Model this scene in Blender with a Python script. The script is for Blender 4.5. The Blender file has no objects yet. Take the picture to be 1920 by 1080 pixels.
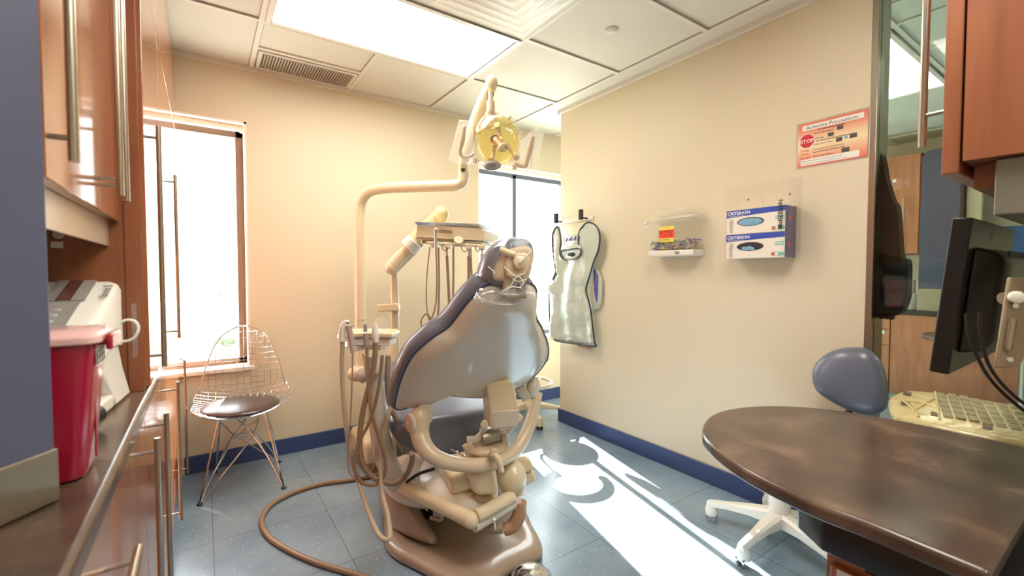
import bpy, bmesh, math, random
from mathutils import Vector, Matrix, noise
random.seed(7)
C = bpy.context.scene.collection
SC = bpy.context.scene
# ---------------------------------------------------------------- camera
cam_d = bpy.data.cameras.new('camera'); cam = bpy.data.objects.new('camera', cam_d); C.objects.link(cam)
cam_d.sensor_width = 36; cam_d.lens = 840 / 1920 * 36; cam_d.clip_start = .02
cam.location = (0, 0, 1.2)
cam.rotation_euler = (math.radians(90) - math.atan(29 / 840), 0, -math.radians(34.6))
cam_d.dof.use_dof = True; cam_d.dof.focus_distance = 2.3; cam_d.dof.aperture_fstop = 4.0
SC.camera = cam
# ---------------------------------------------------------------- sky, sun, exposure
w = bpy.data.worlds.new('sky'); SC.world = w; w.use_nodes = True
bg = w.node_tree.nodes['Background']; bg.inputs[0].default_value = (.93, .97, 1, 1); bg.inputs[1].default_value = 6.0
sun_d = bpy.data.lights.new('sun', 'SUN'); sun = bpy.data.objects.new('sun', sun_d); C.objects.link(sun)
sun_d.energy = 32; sun_d.angle = math.radians(.5); sun_d.color = (1, .97, .92)
sdir = Vector((-.235, -.972, -.68))
sun.rotation_euler = sdir.to_track_quat('-Z', 'Y').to_euler()
SC.view_settings.view_transform = 'Standard'; SC.view_settings.look = 'None'
SC.view_settings.exposure = 0.76; SC.view_settings.gamma = 1
try: SC.view_settings.use_curve_mapping = False
except Exception: pass
SC.cycles.use_denoising = True
SC.cycles.max_bounces = 10; SC.cycles.diffuse_bounces = 6; SC.cycles.transparent_max_bounces = 16
SC.cycles.sample_clamp_indirect = 6
SC.cycles.caustics_reflective = False; SC.cycles.caustics_refractive = False

# ---------------------------------------------------------------- materials
def lin(c):
    r = []
    for x in c:
        x /= 255
        r.append(x / 12.92 if x <= .04045 else ((x + .055) / 1.055) ** 2.4)
    return (*r, 1)
def mat(name, col, rough=.5, metal=0, spec=.5, coat=0, bump=None, emit=None, alpha=None):
    m = bpy.data.materials.new(name); m.use_nodes = True
    nt = m.node_tree; b = nt.nodes['Principled BSDF']
    b.inputs['Base Color'].default_value = lin(col); b.inputs['Roughness'].default_value = rough
    b.inputs['Metallic'].default_value = metal; b.inputs['Specular IOR Level'].default_value = spec
    b.inputs['Coat Weight'].default_value = coat; b.inputs['Coat Roughness'].default_value = .1
    # faint procedural variation of the surface
    tc = nt.nodes.new('ShaderNodeTexCoord'); n = nt.nodes.new('ShaderNodeTexNoise')
    n.inputs['Scale'].default_value = bump[0] if bump else 30; nt.links.new(tc.outputs['Object'], n.inputs['Vector'])
    bp = nt.nodes.new('ShaderNodeBump'); bp.inputs['Strength'].default_value = bump[1] if bump else .02
    bp.inputs['Distance'].default_value = bump[2] if bump else .002
    nt.links.new(n.outputs['Fac'], bp.inputs['Height']); nt.links.new(bp.outputs[0], b.inputs['Normal'])
    if emit:
        b.inputs['Emission Color'].default_value = lin(emit[0]); b.inputs['Emission Strength'].default_value = emit[1]
    if alpha is not None: b.inputs['Alpha'].default_value = alpha
    return m
def ramp_mat(name, cols, scale, nscale, rough, metal=0, detail=6, coat=0, dist=0, spec=.5, coord='Object'):
    m = mat(name, cols[0][1], rough, metal, spec, coat); nt = m.node_tree; b = nt.nodes['Principled BSDF']
    tc = nt.nodes.new('ShaderNodeTexCoord'); mp = nt.nodes.new('ShaderNodeMapping'); mp.inputs['Scale'].default_value = scale
    n = nt.nodes.new('ShaderNodeTexNoise'); n.inputs['Scale'].default_value = nscale; n.inputs['Detail'].default_value = detail
    n.inputs['Distortion'].default_value = dist
    r = nt.nodes.new('ShaderNodeValToRGB'); e = r.color_ramp.elements
    while len(e) < len(cols): e.new(.5)
    for k, (p, c) in enumerate(cols): e[k].position = p; e[k].color = lin(c)
    nt.links.new(tc.outputs[coord], mp.inputs[0]); nt.links.new(mp.outputs[0], n.inputs['Vector'])
    nt.links.new(n.outputs['Fac'], r.inputs[0]); nt.links.new(r.outputs[0], b.inputs['Base Color'])
    return m
def clear_mat(name, tint, gloss=.12, veil=0, veilcol=(255, 255, 255), rough=.03):
    m = bpy.data.materials.new(name); m.use_nodes = True; nt = m.node_tree; nt.nodes.clear()
    o = nt.nodes.new('ShaderNodeOutputMaterial'); t = nt.nodes.new('ShaderNodeBsdfTransparent'); g = nt.nodes.new('ShaderNodeBsdfGlossy')
    t.inputs[0].default_value = lin(tint); g.inputs['Roughness'].default_value = rough
    fr = nt.nodes.new('ShaderNodeLayerWeight'); fr.inputs[0].default_value = .5
    pw = nt.nodes.new('ShaderNodeMath'); pw.operation = 'POWER'; pw.inputs[1].default_value = 4
    ad = nt.nodes.new('ShaderNodeMath'); ad.operation = 'MULTIPLY_ADD'; ad.inputs[1].default_value = .4; ad.inputs[2].default_value = gloss; ad.use_clamp = True
    mx = nt.nodes.new('ShaderNodeMixShader'); nt.links.new(fr.outputs['Facing'], pw.inputs[0]); nt.links.new(pw.outputs[0], ad.inputs[0]); nt.links.new(ad.outputs[0], mx.inputs[0])
    nt.links.new(t.outputs[0], mx.inputs[1]); nt.links.new(g.outputs[0], mx.inputs[2])
    out = mx.outputs[0]
    if veil:
        d1 = nt.nodes.new('ShaderNodeBsdfDiffuse'); d1.inputs[0].default_value = lin(veilcol); d2 = nt.nodes.new('ShaderNodeBsdfTranslucent'); d2.inputs[0].default_value = lin(veilcol)
        d = nt.nodes.new('ShaderNodeMixShader'); nt.links.new(d1.outputs[0], d.inputs[1]); nt.links.new(d2.outputs[0], d.inputs[2]); m2 = nt.nodes.new('ShaderNodeMixShader')
        m2.inputs[0].default_value = veil; nt.links.new(out, m2.inputs[1]); nt.links.new(d.outputs[0], m2.inputs[2]); out = m2.outputs[0]
    nt.links.new(out, o.inputs[0]); return m
def floor_mat():
    m = mat('vinyl_tile', (120, 140, 156), .22, 0, .5); nt = m.node_tree; b = nt.nodes['Principled BSDF']; L = nt.links.new
    tc = nt.nodes.new('ShaderNodeTexCoord')
    n1 = nt.nodes.new('ShaderNodeTexNoise'); n1.inputs['Scale'].default_value = 3; n1.inputs['Detail'].default_value = 8
    r1 = nt.nodes.new('ShaderNodeValToRGB'); r1.color_ramp.elements[0].color = lin((118, 139, 158)); r1.color_ramp.elements[1].color = lin((140, 160, 176))
    r1.color_ramp.elements[0].position = .35; r1.color_ramp.elements[1].position = .65
    v = nt.nodes.new('ShaderNodeTexVoronoi'); v.inputs['Scale'].default_value = 55
    r2 = nt.nodes.new('ShaderNodeValToRGB'); r2.color_ramp.elements[0].position = .11; r2.color_ramp.elements[0].color = (1, 1, 1, 1)
    r2.color_ramp.elements[1].position = .2; r2.color_ramp.elements[1].color = (0, 0, 0, 1)
    sp = nt.nodes.new('ShaderNodeValToRGB'); sp.color_ramp.interpolation = 'CONSTANT'
    sp.color_ramp.elements[0].color = (0, 0, 0, 1); sp.color_ramp.elements[1].position = .62; sp.color_ramp.elements[1].color = (1, 1, 1, 1)
    mu = nt.nodes.new('ShaderNodeMath'); mu.operation = 'MULTIPLY'
    mix = nt.nodes.new('ShaderNodeMix'); mix.data_type = 'RGBA'
    sc = nt.nodes.new('ShaderNodeMix'); sc.data_type = 'RGBA'; sc.inputs[6].default_value = lin((190, 202, 208)); sc.inputs[7].default_value = lin((84, 100, 118))
    gt = nt.nodes.new('ShaderNodeMath'); gt.operation = 'GREATER_THAN'; gt.inputs[1].default_value = .6
    sep = nt.nodes.new('ShaderNodeSeparateColor')
    L(tc.outputs['Object'], n1.inputs[0]); L(n1.outputs[0], r1.inputs[0]); L(tc.outputs['Object'], v.inputs[0]); L(v.outputs['Distance'], r2.inputs[0])
    L(v.outputs['Color'], sep.inputs[0]); L(sep.outputs[0], sp.inputs[0]); L(sep.outputs[1], gt.inputs[0]); L(gt.outputs[0], sc.inputs[0])
    L(r2.outputs[0], mu.inputs[0]); L(sp.outputs[0], mu.inputs[1]); L(mu.outputs[0], mix.inputs[0]); L(r1.outputs[0], mix.inputs[6]); L(sc.outputs[2], mix.inputs[7])
    br = nt.nodes.new('ShaderNodeTexBrick'); br.offset = 0; br.inputs['Color1'].default_value = (1, 1, 1, 1); br.inputs['Color2'].default_value = (.93, .93, .93, 1)
    br.inputs['Mortar'].default_value = (.5, .52, .55, 1); br.inputs['Scale'].default_value = 1; br.inputs['Mortar Size'].default_value = .0022
    br.inputs['Brick Width'].default_value = .478; br.inputs['Row Height'].default_value = .478; br.inputs['Mortar Smooth'].default_value = .3
    mp = nt.nodes.new('ShaderNodeMapping'); mp.inputs['Location'].default_value = (.1, -.021 + .478 * 20, 0)
    L(tc.outputs['Object'], mp.inputs[0]); L(mp.outputs[0], br.inputs['Vector'])
    m3 = nt.nodes.new('ShaderNodeMix'); m3.data_type = 'RGBA'; m3.blend_type = 'MULTIPLY'; m3.inputs[0].default_value = 1
    L(mix.outputs[2], m3.inputs[6]); L(br.outputs['Color'], m3.inputs[7]); L(m3.outputs[2], b.inputs['Base Color'])
    # worn wax: roughness varies
    n2 = nt.nodes.new('ShaderNodeTexNoise'); n2.inputs['Scale'].default_value = 5; n2.inputs['Detail'].default_value = 5; L(tc.outputs['Object'], n2.inputs[0])
    mr = nt.nodes.new('ShaderNodeMapRange'); mr.inputs[3].default_value = .13; mr.inputs[4].default_value = .3; L(n2.outputs[0], mr.inputs[0]); L(mr.outputs[0], b.inputs['Roughness'])
    return m
M = {}
M['wall'] = mat('cream_paint', (220, 208, 181), .6, bump=(220, .12, .002))
M['ceil'] = mat('ceiling_tile_white', (216, 213, 200), .8, bump=(300, .15, .002))
M['ceil_line'] = mat('tile_gap', (172, 168, 158), .8)
M['grid'] = mat('ceiling_grid_white', (222, 219, 206), .6)
M['floor'] = floor_mat()
M['blue_base'] = mat('blue_rubber_base', (58, 74, 120), .35)
M['wood'] = ramp_mat('cherry_laminate', [(.3, (154, 90, 54)), (.55, (172, 106, 66)), (.75, (186, 120, 78))], (9, 9, 1.1), 3, .2, detail=9, coat=.7, dist=.4)
M['wood_far'] = ramp_mat('cherry_laminate_matte', [(.3, (164, 100, 64)), (.55, (178, 113, 76)), (.75, (190, 124, 84))], (9, 9, 1.1), 3, .4, detail=9, dist=.4)
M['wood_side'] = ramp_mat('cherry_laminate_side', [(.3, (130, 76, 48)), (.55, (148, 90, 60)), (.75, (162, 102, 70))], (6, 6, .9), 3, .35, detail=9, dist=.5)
M['edge'] = mat('laminate_edge', (112, 66, 42), .5)
M['top'] = ramp_mat('dark_stone_laminate', [(.25, (52, 41, 37)), (.5, (82, 65, 55)), (.9, (140, 114, 94))], (1, 1, 1), 5.5, .22, detail=10, dist=.35, spec=.6)
M['black'] = mat('black_plastic', (22, 20, 20), .38)
M['black_lam'] = mat('black_laminate', (38, 35, 36), .3)
M['steel'] = mat('brushed_steel', (176, 166, 152), .28, 1, bump=(200, .05, .001))
M['chrome'] = mat('chrome', (220, 224, 230), .09, 1)
M['bronze'] = mat('bronze_frame', (128, 104, 88), .4, .3)
M['bluegrey_frame'] = mat('grey_frame', (92, 98, 110), .4, .3)
M['white_paint'] = mat('white_reveal', (238, 232, 220), .5)
M['cream_pl'] = mat('cream_enamel', (216, 201, 168), .28, coat=.3)
M['beige_pl'] = mat('beige_plastic', (204, 184, 156), .32, coat=.2)
M['shell'] = mat('shell_plastic', (200, 192, 178), .22, coat=.5)
M['taupe'] = mat('taupe_base', (162, 142, 124), .3, coat=.3)
M['white_pl'] = mat('white_plastic', (228, 224, 214), .3)
M['vinyl'] = mat('blue_grey_vinyl', (103, 108, 124), .3, coat=.15, bump=(160, .12, .001))
M['hose'] = mat('tan_hose', (150, 128, 110), .42)
M['hose_d'] = mat('brown_hose', (142, 116, 92), .42)
M['hose_l'] = mat('beige_hose', (178, 162, 138), .4)
M['film'] = clear_mat('plastic_film', (252, 252, 252), .06, .05)
M['sleeve'] = clear_mat('barrier_sleeve', (252, 252, 252), .02, .15)
M['winglass'] = clear_mat('window_glass', (250, 253, 252), 0, .0)
M['glass'] = clear_mat('partition_glass', (222, 230, 224), .03)
M['acrylic'] = clear_mat('clear_acrylic', (254, 254, 254), .0, .02)
M['cloudy'] = clear_mat('cloudy_plastic', (250, 250, 246), .03, .2, (255, 254, 250), .2)
M['yellowglass'] = clear_mat('yellow_reflector', (255, 243, 160), .08, .10, (250, 214, 70), .1)
M['lamp_clear'] = clear_mat('clear_lamp_shield', (253, 251, 246), .07, .08)
M['diffuser'] = mat('lit_diffuser', (255, 252, 244), .5, emit=((255, 249, 238), 9.0))
M['vent'] = mat('vent_grille', (176, 168, 152), .5)
M['red'] = mat('red_bin_plastic', (158, 10, 48), .25, coat=.3)
M['red_lid'] = mat('pale_pink_lid', (236, 190, 184), .3, alpha=.85)
M['laminate_blue'] = mat('slate_blue_laminate', (80, 82, 104), .45, bump=(90, .2, .001))
M['paper'] = mat('white_paper', (238, 236, 228), .6)
M['ink'] = mat('dark_ink', (50, 46, 48), .6)
M['grey_ink'] = mat('grey_ink', (150, 146, 138), .6)
M['pred'] = mat('poster_red', (214, 84, 62), .5)
M['stop'] = mat('stop_red', (204, 30, 44), .5)
M['porange'] = mat('poster_orange', (232, 160, 118), .5)
M['photo'] = mat('small_photo_print', (80, 78, 66), .5)
M['label_blue'] = mat('carton_blue', (42, 74, 168), .45)
M['carton_purple'] = mat('carton_side_purple', (104, 98, 148), .5)
M['carton'] = mat('carton_white', (234, 226, 212), .5)
M['teal'] = mat('carton_teal', (118, 190, 168), .5)
M['glove'] = mat('blue_nitrile', (120, 168, 196), .5)
M['yellow'] = mat('label_yellow', (232, 214, 92), .5)
M['lred'] = mat('label_red', (232, 66, 48), .5)
M['apron'] = mat('silver_green_vinyl', (186, 196, 184), .24, .15, coat=.3, bump=(14, .5, .01))
M['trim_dark'] = mat('black_binding', (42, 42, 50), .5)
M['purple'] = mat('purple_strap', (84, 66, 156), .6)
M['coat_brown'] = mat('dark_brown_cloth', (52, 34, 26), .8)
M['coat_black'] = mat('black_cloth', (24, 22, 26), .8)
M['coat_red'] = mat('crimson_cloth', (92, 22, 40), .7)
M['key'] = mat('film_covered_keys', (150, 142, 104), .2, coat=.4)
M['keyb'] = mat('film_covered_keyboard', (206, 190, 138), .25, coat=.4, bump=(26, .7, .01))
M['brownseat'] = mat('dark_brown_vinyl', (70, 54, 50), .3, coat=.2)
M['green'] = ramp_mat('hazed_leaves', [(.3, (130, 146, 122)), (.7, (186, 196, 178))], (1, 1, 1), 6, .9)  # haze and glare are mixed into these pale leaf colours
M['lawn'] = ramp_mat('pale_ground', [(.3, (206, 208, 200)), (.7, (232, 232, 226))], (1, 1, 1), .5, .9)
M['blue_dark'] = mat('dark_slate_laminate', (62, 64, 86), .45)
M['pink'] = mat('pink_decal', (186, 128, 108), .5)
M['artblue'] = ramp_mat('blue_print', [(.3, (40, 90, 160)), (.7, (96, 140, 196))], (1, 1, 1), 5, .5)
M['display'] = mat('display_panel', (150, 146, 140), .35)
M['display_d'] = mat('display_window', (96, 60, 56), .2)

# ---------------------------------------------------------------- mesh helpers
WL = {}
def V(p): return Vector(p)
def spline(pts, n=6, closed=False):
    P = [V(p) for p in pts]; out = []
    m = len(P); rng = range(m if closed else m - 1)
    for i in rng:
        a = P[(i - 1) % m] if closed or i > 0 else P[0] * 2 - P[1]
        b = P[i]; c = P[(i + 1) % m]
        d = P[(i + 2) % m] if closed or i + 2 < m else P[-1] * 2 - P[-2]
        for k in range(n):
            t = k / n
            out.append(.5 * ((2 * b) + (c - a) * t + (2 * a - 5 * b + 4 * c - d) * t * t + (3 * b - a - 3 * c + d) * t ** 3))
    if not closed: out.append(P[-1])
    return out
class MB:
    def __init__(s): s.bm = bmesh.new()
    def faces(s, vs, fs, mi=0):
        v = [s.bm.verts.new(p) for p in vs]
        for f in fs:
            try: fc = s.bm.faces.new([v[i] for i in f]); fc.material_index = mi
            except ValueError: pass
        return s
    def box(s, c, d, rz=0, mi=0, rot=None):
        R = rot if rot is not None else Matrix.Rotation(rz, 3, 'Z'); c = V(c)
        vs = [c + R @ V((x * d[0] / 2, y * d[1] / 2, z * d[2] / 2)) for x in (-1, 1) for y in (-1, 1) for z in (-1, 1)]
        return s.faces(vs, [(0, 1, 3, 2), (4, 6, 7, 5), (0, 4, 5, 1), (2, 3, 7, 6), (0, 2, 6, 4), (1, 5, 7, 3)], mi)
    def bx(s, x0, x1, y0, y1, z0, z1, mi=0):
        return s.box(((x0 + x1) / 2, (y0 + y1) / 2, (z0 + z1) / 2), (abs(x1 - x0), abs(y1 - y0), abs(z1 - z0)), 0, mi)
    def rings(s, rings, closed=False, cap=True, mi=0):
        n = len(rings[0]); vs = [s.bm.verts.new(p) for r in rings for p in r]; m = len(rings)
        for i in range(m if closed else m - 1):
            for j in range(n):
                a = i * n + j; b = i * n + (j + 1) % n; c = ((i + 1) % m) * n + (j + 1) % n; d = ((i + 1) % m) * n + j
                try: s.bm.faces.new([vs[a], vs[b], vs[c], vs[d]]).material_index = mi
                except ValueError: pass
        if cap and not closed:
            for r in (vs[:n][::-1], vs[-n:]):
                try: s.bm.faces.new(r).material_index = mi
                except ValueError: pass
        return s
    def tube(s, pts, r, seg=10, smooth=0, closed=False, mi=0, flat=None):
        P = spline(pts, smooth, closed) if smooth else [V(p) for p in pts]
        m = len(P)
        if isinstance(r, (list, tuple)):
            rr = []
            for i in range(m):
                t = i / (m - 1) * (len(r) - 1); k = min(int(t), len(r) - 2); rr.append(r[k] + (r[k + 1] - r[k]) * (t - k))
        else: rr = [r] * m
        rings = []; N = None
        for i in range(m):
            a = P[i - 1] if (closed or i > 0) else P[i]; b = P[(i + 1) % m] if (closed or i < m - 1) else P[i]
            T = (b - a)
            T = T.normalized() if T.length > 1e-9 else V((0, 0, 1))
            if N is None:
                N = T.orthogonal().normalized()
                if flat is not None:
                    N = (V(flat) - T * V(flat).dot(T)).normalized()
            else:
                N = (N - T * N.dot(T)); N = N.normalized() if N.length > 1e-6 else T.orthogonal().normalized()
            B = T.cross(N)
            rings.append([P[i] + (N * math.cos(2 * math.pi * k / seg) + B * math.sin(2 * math.pi * k / seg)) * rr[i] for k in range(seg)])
        return s.rings(rings, closed, True, mi)
    def cyl(s, a, b, r, r2=None, seg=24, mi=0): return s.tube([a, b], [r, r if r2 is None else r2], seg, mi=mi)
    def lathe(s, prof, c=(0, 0, 0), axis=(0, 0, 1), seg=32, mi=0, sx=1, sy=1):
        A = V(axis).normalized(); R = A.to_track_quat('Z', 'Y').to_matrix(); c = V(c)
        return s.rings([[c + R @ V((max(r, 1e-4) * math.cos(2 * math.pi * k / seg) * sx, max(r, 1e-4) * math.sin(2 * math.pi * k / seg) * sy, z)) for k in range(seg)] for r, z in prof], cap=True, mi=mi)
    def ell(s, c, r, rot=None, seg=24, n=12, mi=0):
        R = rot if rot is not None else Matrix.Identity(3); c = V(c)
        return s.rings([[c + R @ V((r[0] * math.sin(t) * math.cos(2 * math.pi * k / seg), r[1] * math.sin(t) * math.sin(2 * math.pi * k / seg), r[2] * math.cos(t))) for k in range(seg)] for t in [.02 + (math.pi - .04) * i / n for i in range(n + 1)]], mi=mi)
    def prism(s, pts, vec, mi=0):
        p = [V(q) for q in pts]; v = V(vec)
        return s.rings([p, [q + v for q in p]], mi=mi)
    def done(s, name, m, parent=None, bevel=0, sub=0, ang=38, bseg=3, solid=0):
        bm = s.bm; bmesh.ops.remove_doubles(bm, verts=bm.verts, dist=1e-6)
        bmesh.ops.recalc_face_normals(bm, faces=bm.faces)
        big = [f for f in bm.faces if len(f.verts) > 4]
        for f in bm.faces: f.smooth = True
        for e in bm.edges:
            if len(e.link_faces) == 2:
                if e.calc_face_angle(0) > math.radians(ang): e.smooth = False
        me = bpy.data.meshes.new(name)
        xs = [v.co for v in bm.verts]
        lo = [min(v[i] for v in xs) for i in range(3)]; hi = [max(v[i] for v in xs) for i in range(3)]
        o0 = V(((lo[0] + hi[0]) / 2, (lo[1] + hi[1]) / 2, lo[2]))
        bmesh.ops.translate(bm, verts=bm.verts, vec=-o0)
        bm.to_mesh(me); bm.free()
        for k in (m if isinstance(m, (list, tuple)) else [m]): me.materials.append(M[k] if isinstance(k, str) else k)
        o = bpy.data.objects.new(name, me); C.objects.link(o); place(o, o0, parent)
        if solid:
            q = o.modifiers.new('solid', 'SOLIDIFY'); q.thickness = solid; q.offset = 0
        if sub:
            q = o.modifiers.new('sub', 'SUBSURF'); q.levels = sub; q.render_levels = sub
        if bevel:
            q = o.modifiers.new('bevel', 'BEVEL'); q.width = bevel; q.segments = bseg; q.limit_method = 'ANGLE'; q.angle_limit = math.radians(35); q.harden_normals = False
        return o
def place(o, at, parent=None):
    at = V(at); WL[o.name] = at
    if parent: o.parent = parent; o.location = at - WL[parent.name]
    else: o.location = at
def thing(name, label, cat, at, group=None):
    o = bpy.data.objects.new(name, None); C.objects.link(o); o.empty_display_size = .05
    place(o, at); return tag(o, label, cat, group)
def tag(o, label, cat, group=None, kind=None):
    o['label'] = label; o['category'] = cat
    if group: o['group'] = group
    if kind: o['kind'] = kind
    return o
def struct(o): o['kind'] = 'structure'; return o
def text(body, name, m, parent, at, xdir, ydir, size, ext=.0004, align='LEFT', bold=0):
    cu = bpy.data.curves.new(name, 'FONT'); cu.body = body; cu.size = size; cu.extrude = ext; cu.align_x = align; cu.offset = bold; cu.resolution_u = 2
    t = bpy.data.objects.new(name, cu); C.objects.link(t)
    dg = bpy.context.evaluated_depsgraph_get(); me = bpy.data.meshes.new_from_object(t.evaluated_get(dg))
    bpy.data.objects.remove(t); X = V(xdir).normalized(); Y = V(ydir).normalized(); Z = X.cross(Y)
    R = Matrix((X, Y, Z)).transposed()
    me.transform(R.to_4x4()); me.materials.clear(); me.materials.append(M[m])
    o = bpy.data.objects.new(name, me); C.objects.link(o); place(o, at, parent); return o
def copy_tree(o, parent=None):
    c = o.copy(); C.objects.link(c)
    WL[c.name] = WL[o.name].copy()
    if parent: c.parent = parent
    for ch in list(o.children): copy_tree(ch, c)
    return c

# ================================================================ the room
B = 3.262; R = 2.354; H = 2.473; XL = -.74; XR = 5.75; YB = -2.4
struct(MB().bx(XL - .1, XR + .1, YB - .1, B + .1, -.1, 0).done('floor', 'floor'))
struct(MB().bx(XL - .1, XR + .1, YB - .1, B + .2, H + .012, H + .1).done('ceiling', 'ceil'))
struct(MB().bx(XL - .1, XL, YB, B, 0, H + .01).done('wall_left', 'wall'))
struct(MB().bx(XR, XR + .1, YB, B, 0, H + .01).done('wall_right', 'wall'))
struct(MB().bx(XL, XR, YB - .1, YB, 0, H + .01).done('wall_front', 'wall'))
# back wall with three openings
def opening_wall(name, x0, x1, y0, y1, ops):
    m = MB(); x = x0
    for a, b, z0, z1 in ops:
        m.bx(x, a, y0, y1, 0, H + .01); m.bx(a, b, y0, y1, 0, z0); m.bx(a, b, y0, y1, z1, H + .01); x = b
    m.bx(x, x1, y0, y1, 0, H + .01)
    return struct(m.done(name, 'wall'))
WZ0, WZ1 = .585, 2.135
opening_wall('wall_back', XL, XR, B, B + .19, [(-.62, .24, WZ0, WZ1), (1.905, 2.98, WZ0, WZ1), (3.6, 5.0, WZ0, WZ1)])
# partition wall to the right of the chair
struct(MB().bx(R, R + .13, .725, 2.73, 0, H + .01).done('wall_partition', 'wall'))
struct(MB().bx(1.2, R + .13, -.24, -.12, 0, H + .01).done('wall_entry', 'wall'))
# baseboards
def base(name, x0, x1, y0, y1): struct(MB().bx(x0, x1, y0, y1, 0, .105).done(name, 'blue_base', bevel=.004))
base('baseboard_back', -.11, 5.7, B - .012, B); base('baseboard_partition', R - .012, R, .725, 2.742); base('baseboard_end', R - .012, R + .142, 2.73, 2.742)
base('baseboard_far', R + .13, R + .142, .725, 2.742)
# glass partition with steel post
gp = struct(MB().bx(R + .02, R + .032, -.12, .70, .03, H).done('window_4', 'glass'))
struct(MB().bx(R - .004, R + .134, .700, .725, 0, H).done('trim_1', 'steel', bevel=.002))
struct(MB().bx(R + .01, R + .05, -.12, .70, 0, .03).done('trim_2', 'steel'))
# windows
def window(n, x0, x1, mull, fm, hang=False):
    y = B + .12
    t = bpy.data.objects.new('window_%d' % n, None); C.objects.link(t); place(t, ((x0 + x1) / 2, y, WZ0)); struct(t)
    m = MB(); f = .042; fw = .012
    m.bx(x0 + fw, x0 + fw + f, y, y + .05, WZ0 + .03, WZ1); m.bx(x1 - f - fw, x1 - fw, y, y + .05, WZ0 + .03, WZ1)
    m.bx(x0 + fw, x1 - fw, y, y + .05, WZ0 + .03, WZ0 + .065); m.bx(x0 + fw, x1 - fw, y, y + .05, WZ1 - .075, WZ1 - .035)
    for q in mull: m.bx(q - .018, q + .018, y, y + .05, WZ0 + .05, WZ1 - .05)
    m.done('window_frame', fm, t, bevel=.003)
    MB().bx(x0 + .04, x1 - .04, y + .022, y + .027, WZ0 + .06, WZ1 - .07).done('window_glass', 'winglass', t)
    m = MB(); m.bx(x0, x0 + .012, B + .001, y + .06, WZ0, WZ1); m.bx(x1 - .012, x1, B + .001, y + .06, WZ0, WZ1); m.bx(x0, x1, B + .001, y + .06, WZ1 - .012, WZ1)
    m.done('window_reveal', 'white_paint', t)
    MB().bx(x0 - .02, x1 + .02, B - .025, y + .06, WZ0, WZ0 + .028).done('window_sill', 'white_paint', t, bevel=.006)
    MB().bx(x0 + .02, x1 - .02, B + .05, B + .085, WZ1 - .045, WZ1 - .012).done('blind_rail', 'white_pl', t, bevel=.003)
    MB().bx(x1 - .03, x1 - .012, B + .04, B + .09, WZ1 - .05, WZ1 - .012).done('bracket', 'white_pl', t)
window(1, -.62, .24, [], 'bronze'); window(2, 1.905, 2.98, [2.36], 'bluegrey_frame'); window(3, 3.6, 5.0, [4.3], 'bluegrey_frame')
struct(MB().bx(2.462, 2.488, B - .016, B, 2.14, H).done('trim_3', 'cream_pl', bevel=.003))
# ---- ceiling grid, border mould
XG = [-.32, .27, .865, 1.478, 2.217]; YG = [-1.65, -1.04, -.43, .18, .79, 1.4, 2.012, 2.622]
m = MB(); g = .012
for x in XG: m.bx(x - g, x + g, YB, B, H - .004, H + .006)
for y in YG: m.bx(XL, 2.217, y - g, y + g, H - .0035, H + .006)
m.bx(.27, .865, 2.93, 2.953, H - .0035, H + .006)
for x in (2.72, 2.96, 3.42, 4.18, 4.8, 5.4): m.bx(x - g, x + g, YB, B, H - .004, H + .006)
for y in (.2, .82, 1.53, 2.15, 2.75): m.bx(R + .13, XR, y - g, y + g, H - .0035, H + .006)
struct(m.done('trim_4', 'grid'))
m = MB(); e = .0018                                                        # shadow gaps beside the grid bars
for x in XG:
    for s_ in (-1, 1): m.bx(x + s_ * (g + e) - e, x + s_ * (g + e) + e, YB, B, H - .0005, H + .01)
for y in YG:
    for s_ in (-1, 1): m.bx(XL, 2.217, y + s_ * (g + e) - e, y + s_ * (g + e) + e, H - .0005, H + .01)
struct(m.done('trim_5', 'ceil_line'))
m = MB(); m.bx(XL, R, B - .02, B, H - .022, H + .006); m.bx(R - .02, R, .725, 2.75, H - .022, H + .006); m.bx(R - .02, R + .15, 2.73, 2.75, H - .022, H + .006)
struct(m.done('trim_6', 'grid', bevel=.003))
struct(MB().bx(XL, XR, YB, B + .1, H + .0062, H + .0118).done('ceiling_tiles', 'ceil'))
def troffer(x0, x1, y0, y1, label):
    t = thing('ceiling_light', label, 'ceiling light', ((x0 + x1) / 2, (y0 + y1) / 2, H - .012), 'fluorescent ceiling panels')
    m = MB(); f = .028
    m.bx(x0, x0 + f, y0, y1, H - .012, H + .004); m.bx(x1 - f, x1, y0, y1, H - .012, H + .004); m.bx(x0 + f, x1 - f, y0, y0 + f, H - .012, H + .004); m.bx(x0 + f, x1 - f, y1 - f, y1, H - .012, H + .004)
    m.done('frame', 'white_pl', t, bevel=.003); MB().bx(x0 + f, x1 - f, y0 + f, y1 - f, H - .006, H + .003).done('diffuser', 'diffuser', t)
troffer(.283, 1.466, 2.026, 2.609, 'large lit rectangular ceiling panel above the treatment chair')
troffer(2.972, 4.166, .84, 1.42, 'lit ceiling panel of the next bay, seen through the glass')
troffer(.283, 1.466, -.95, -.36, 'unseen fill light panel added behind the viewpoint, above the entrance')  # out-of-view panel added as rear fill light
troffer(.283, 1.466, .2, .78, 'unseen fill light panel added directly above the viewpoint')  # extra panel added to brighten the foreground, out of view
troffer(3.4, 4.6, -1.6, -1.0, 'unseen fill light panel added over the far corridor')  # invented corridor panel, adds fill from behind the viewpoint
t = thing('air_vent', 'beige rectangular ceiling vent with fine louvres near the back wall', 'vent', (.57, 3.07, H - .012))
m = MB(); m.bx(.29, .845, 2.958, 2.975, H - .012, H + .005); m.bx(.29, .845, 3.19, 3.205, H - .012, H + .005); m.bx(.29, .307, 2.975, 3.19, H - .012, H + .005); m.bx(.828, .845, 2.975, 3.19, H - .012, H + .005)
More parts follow.
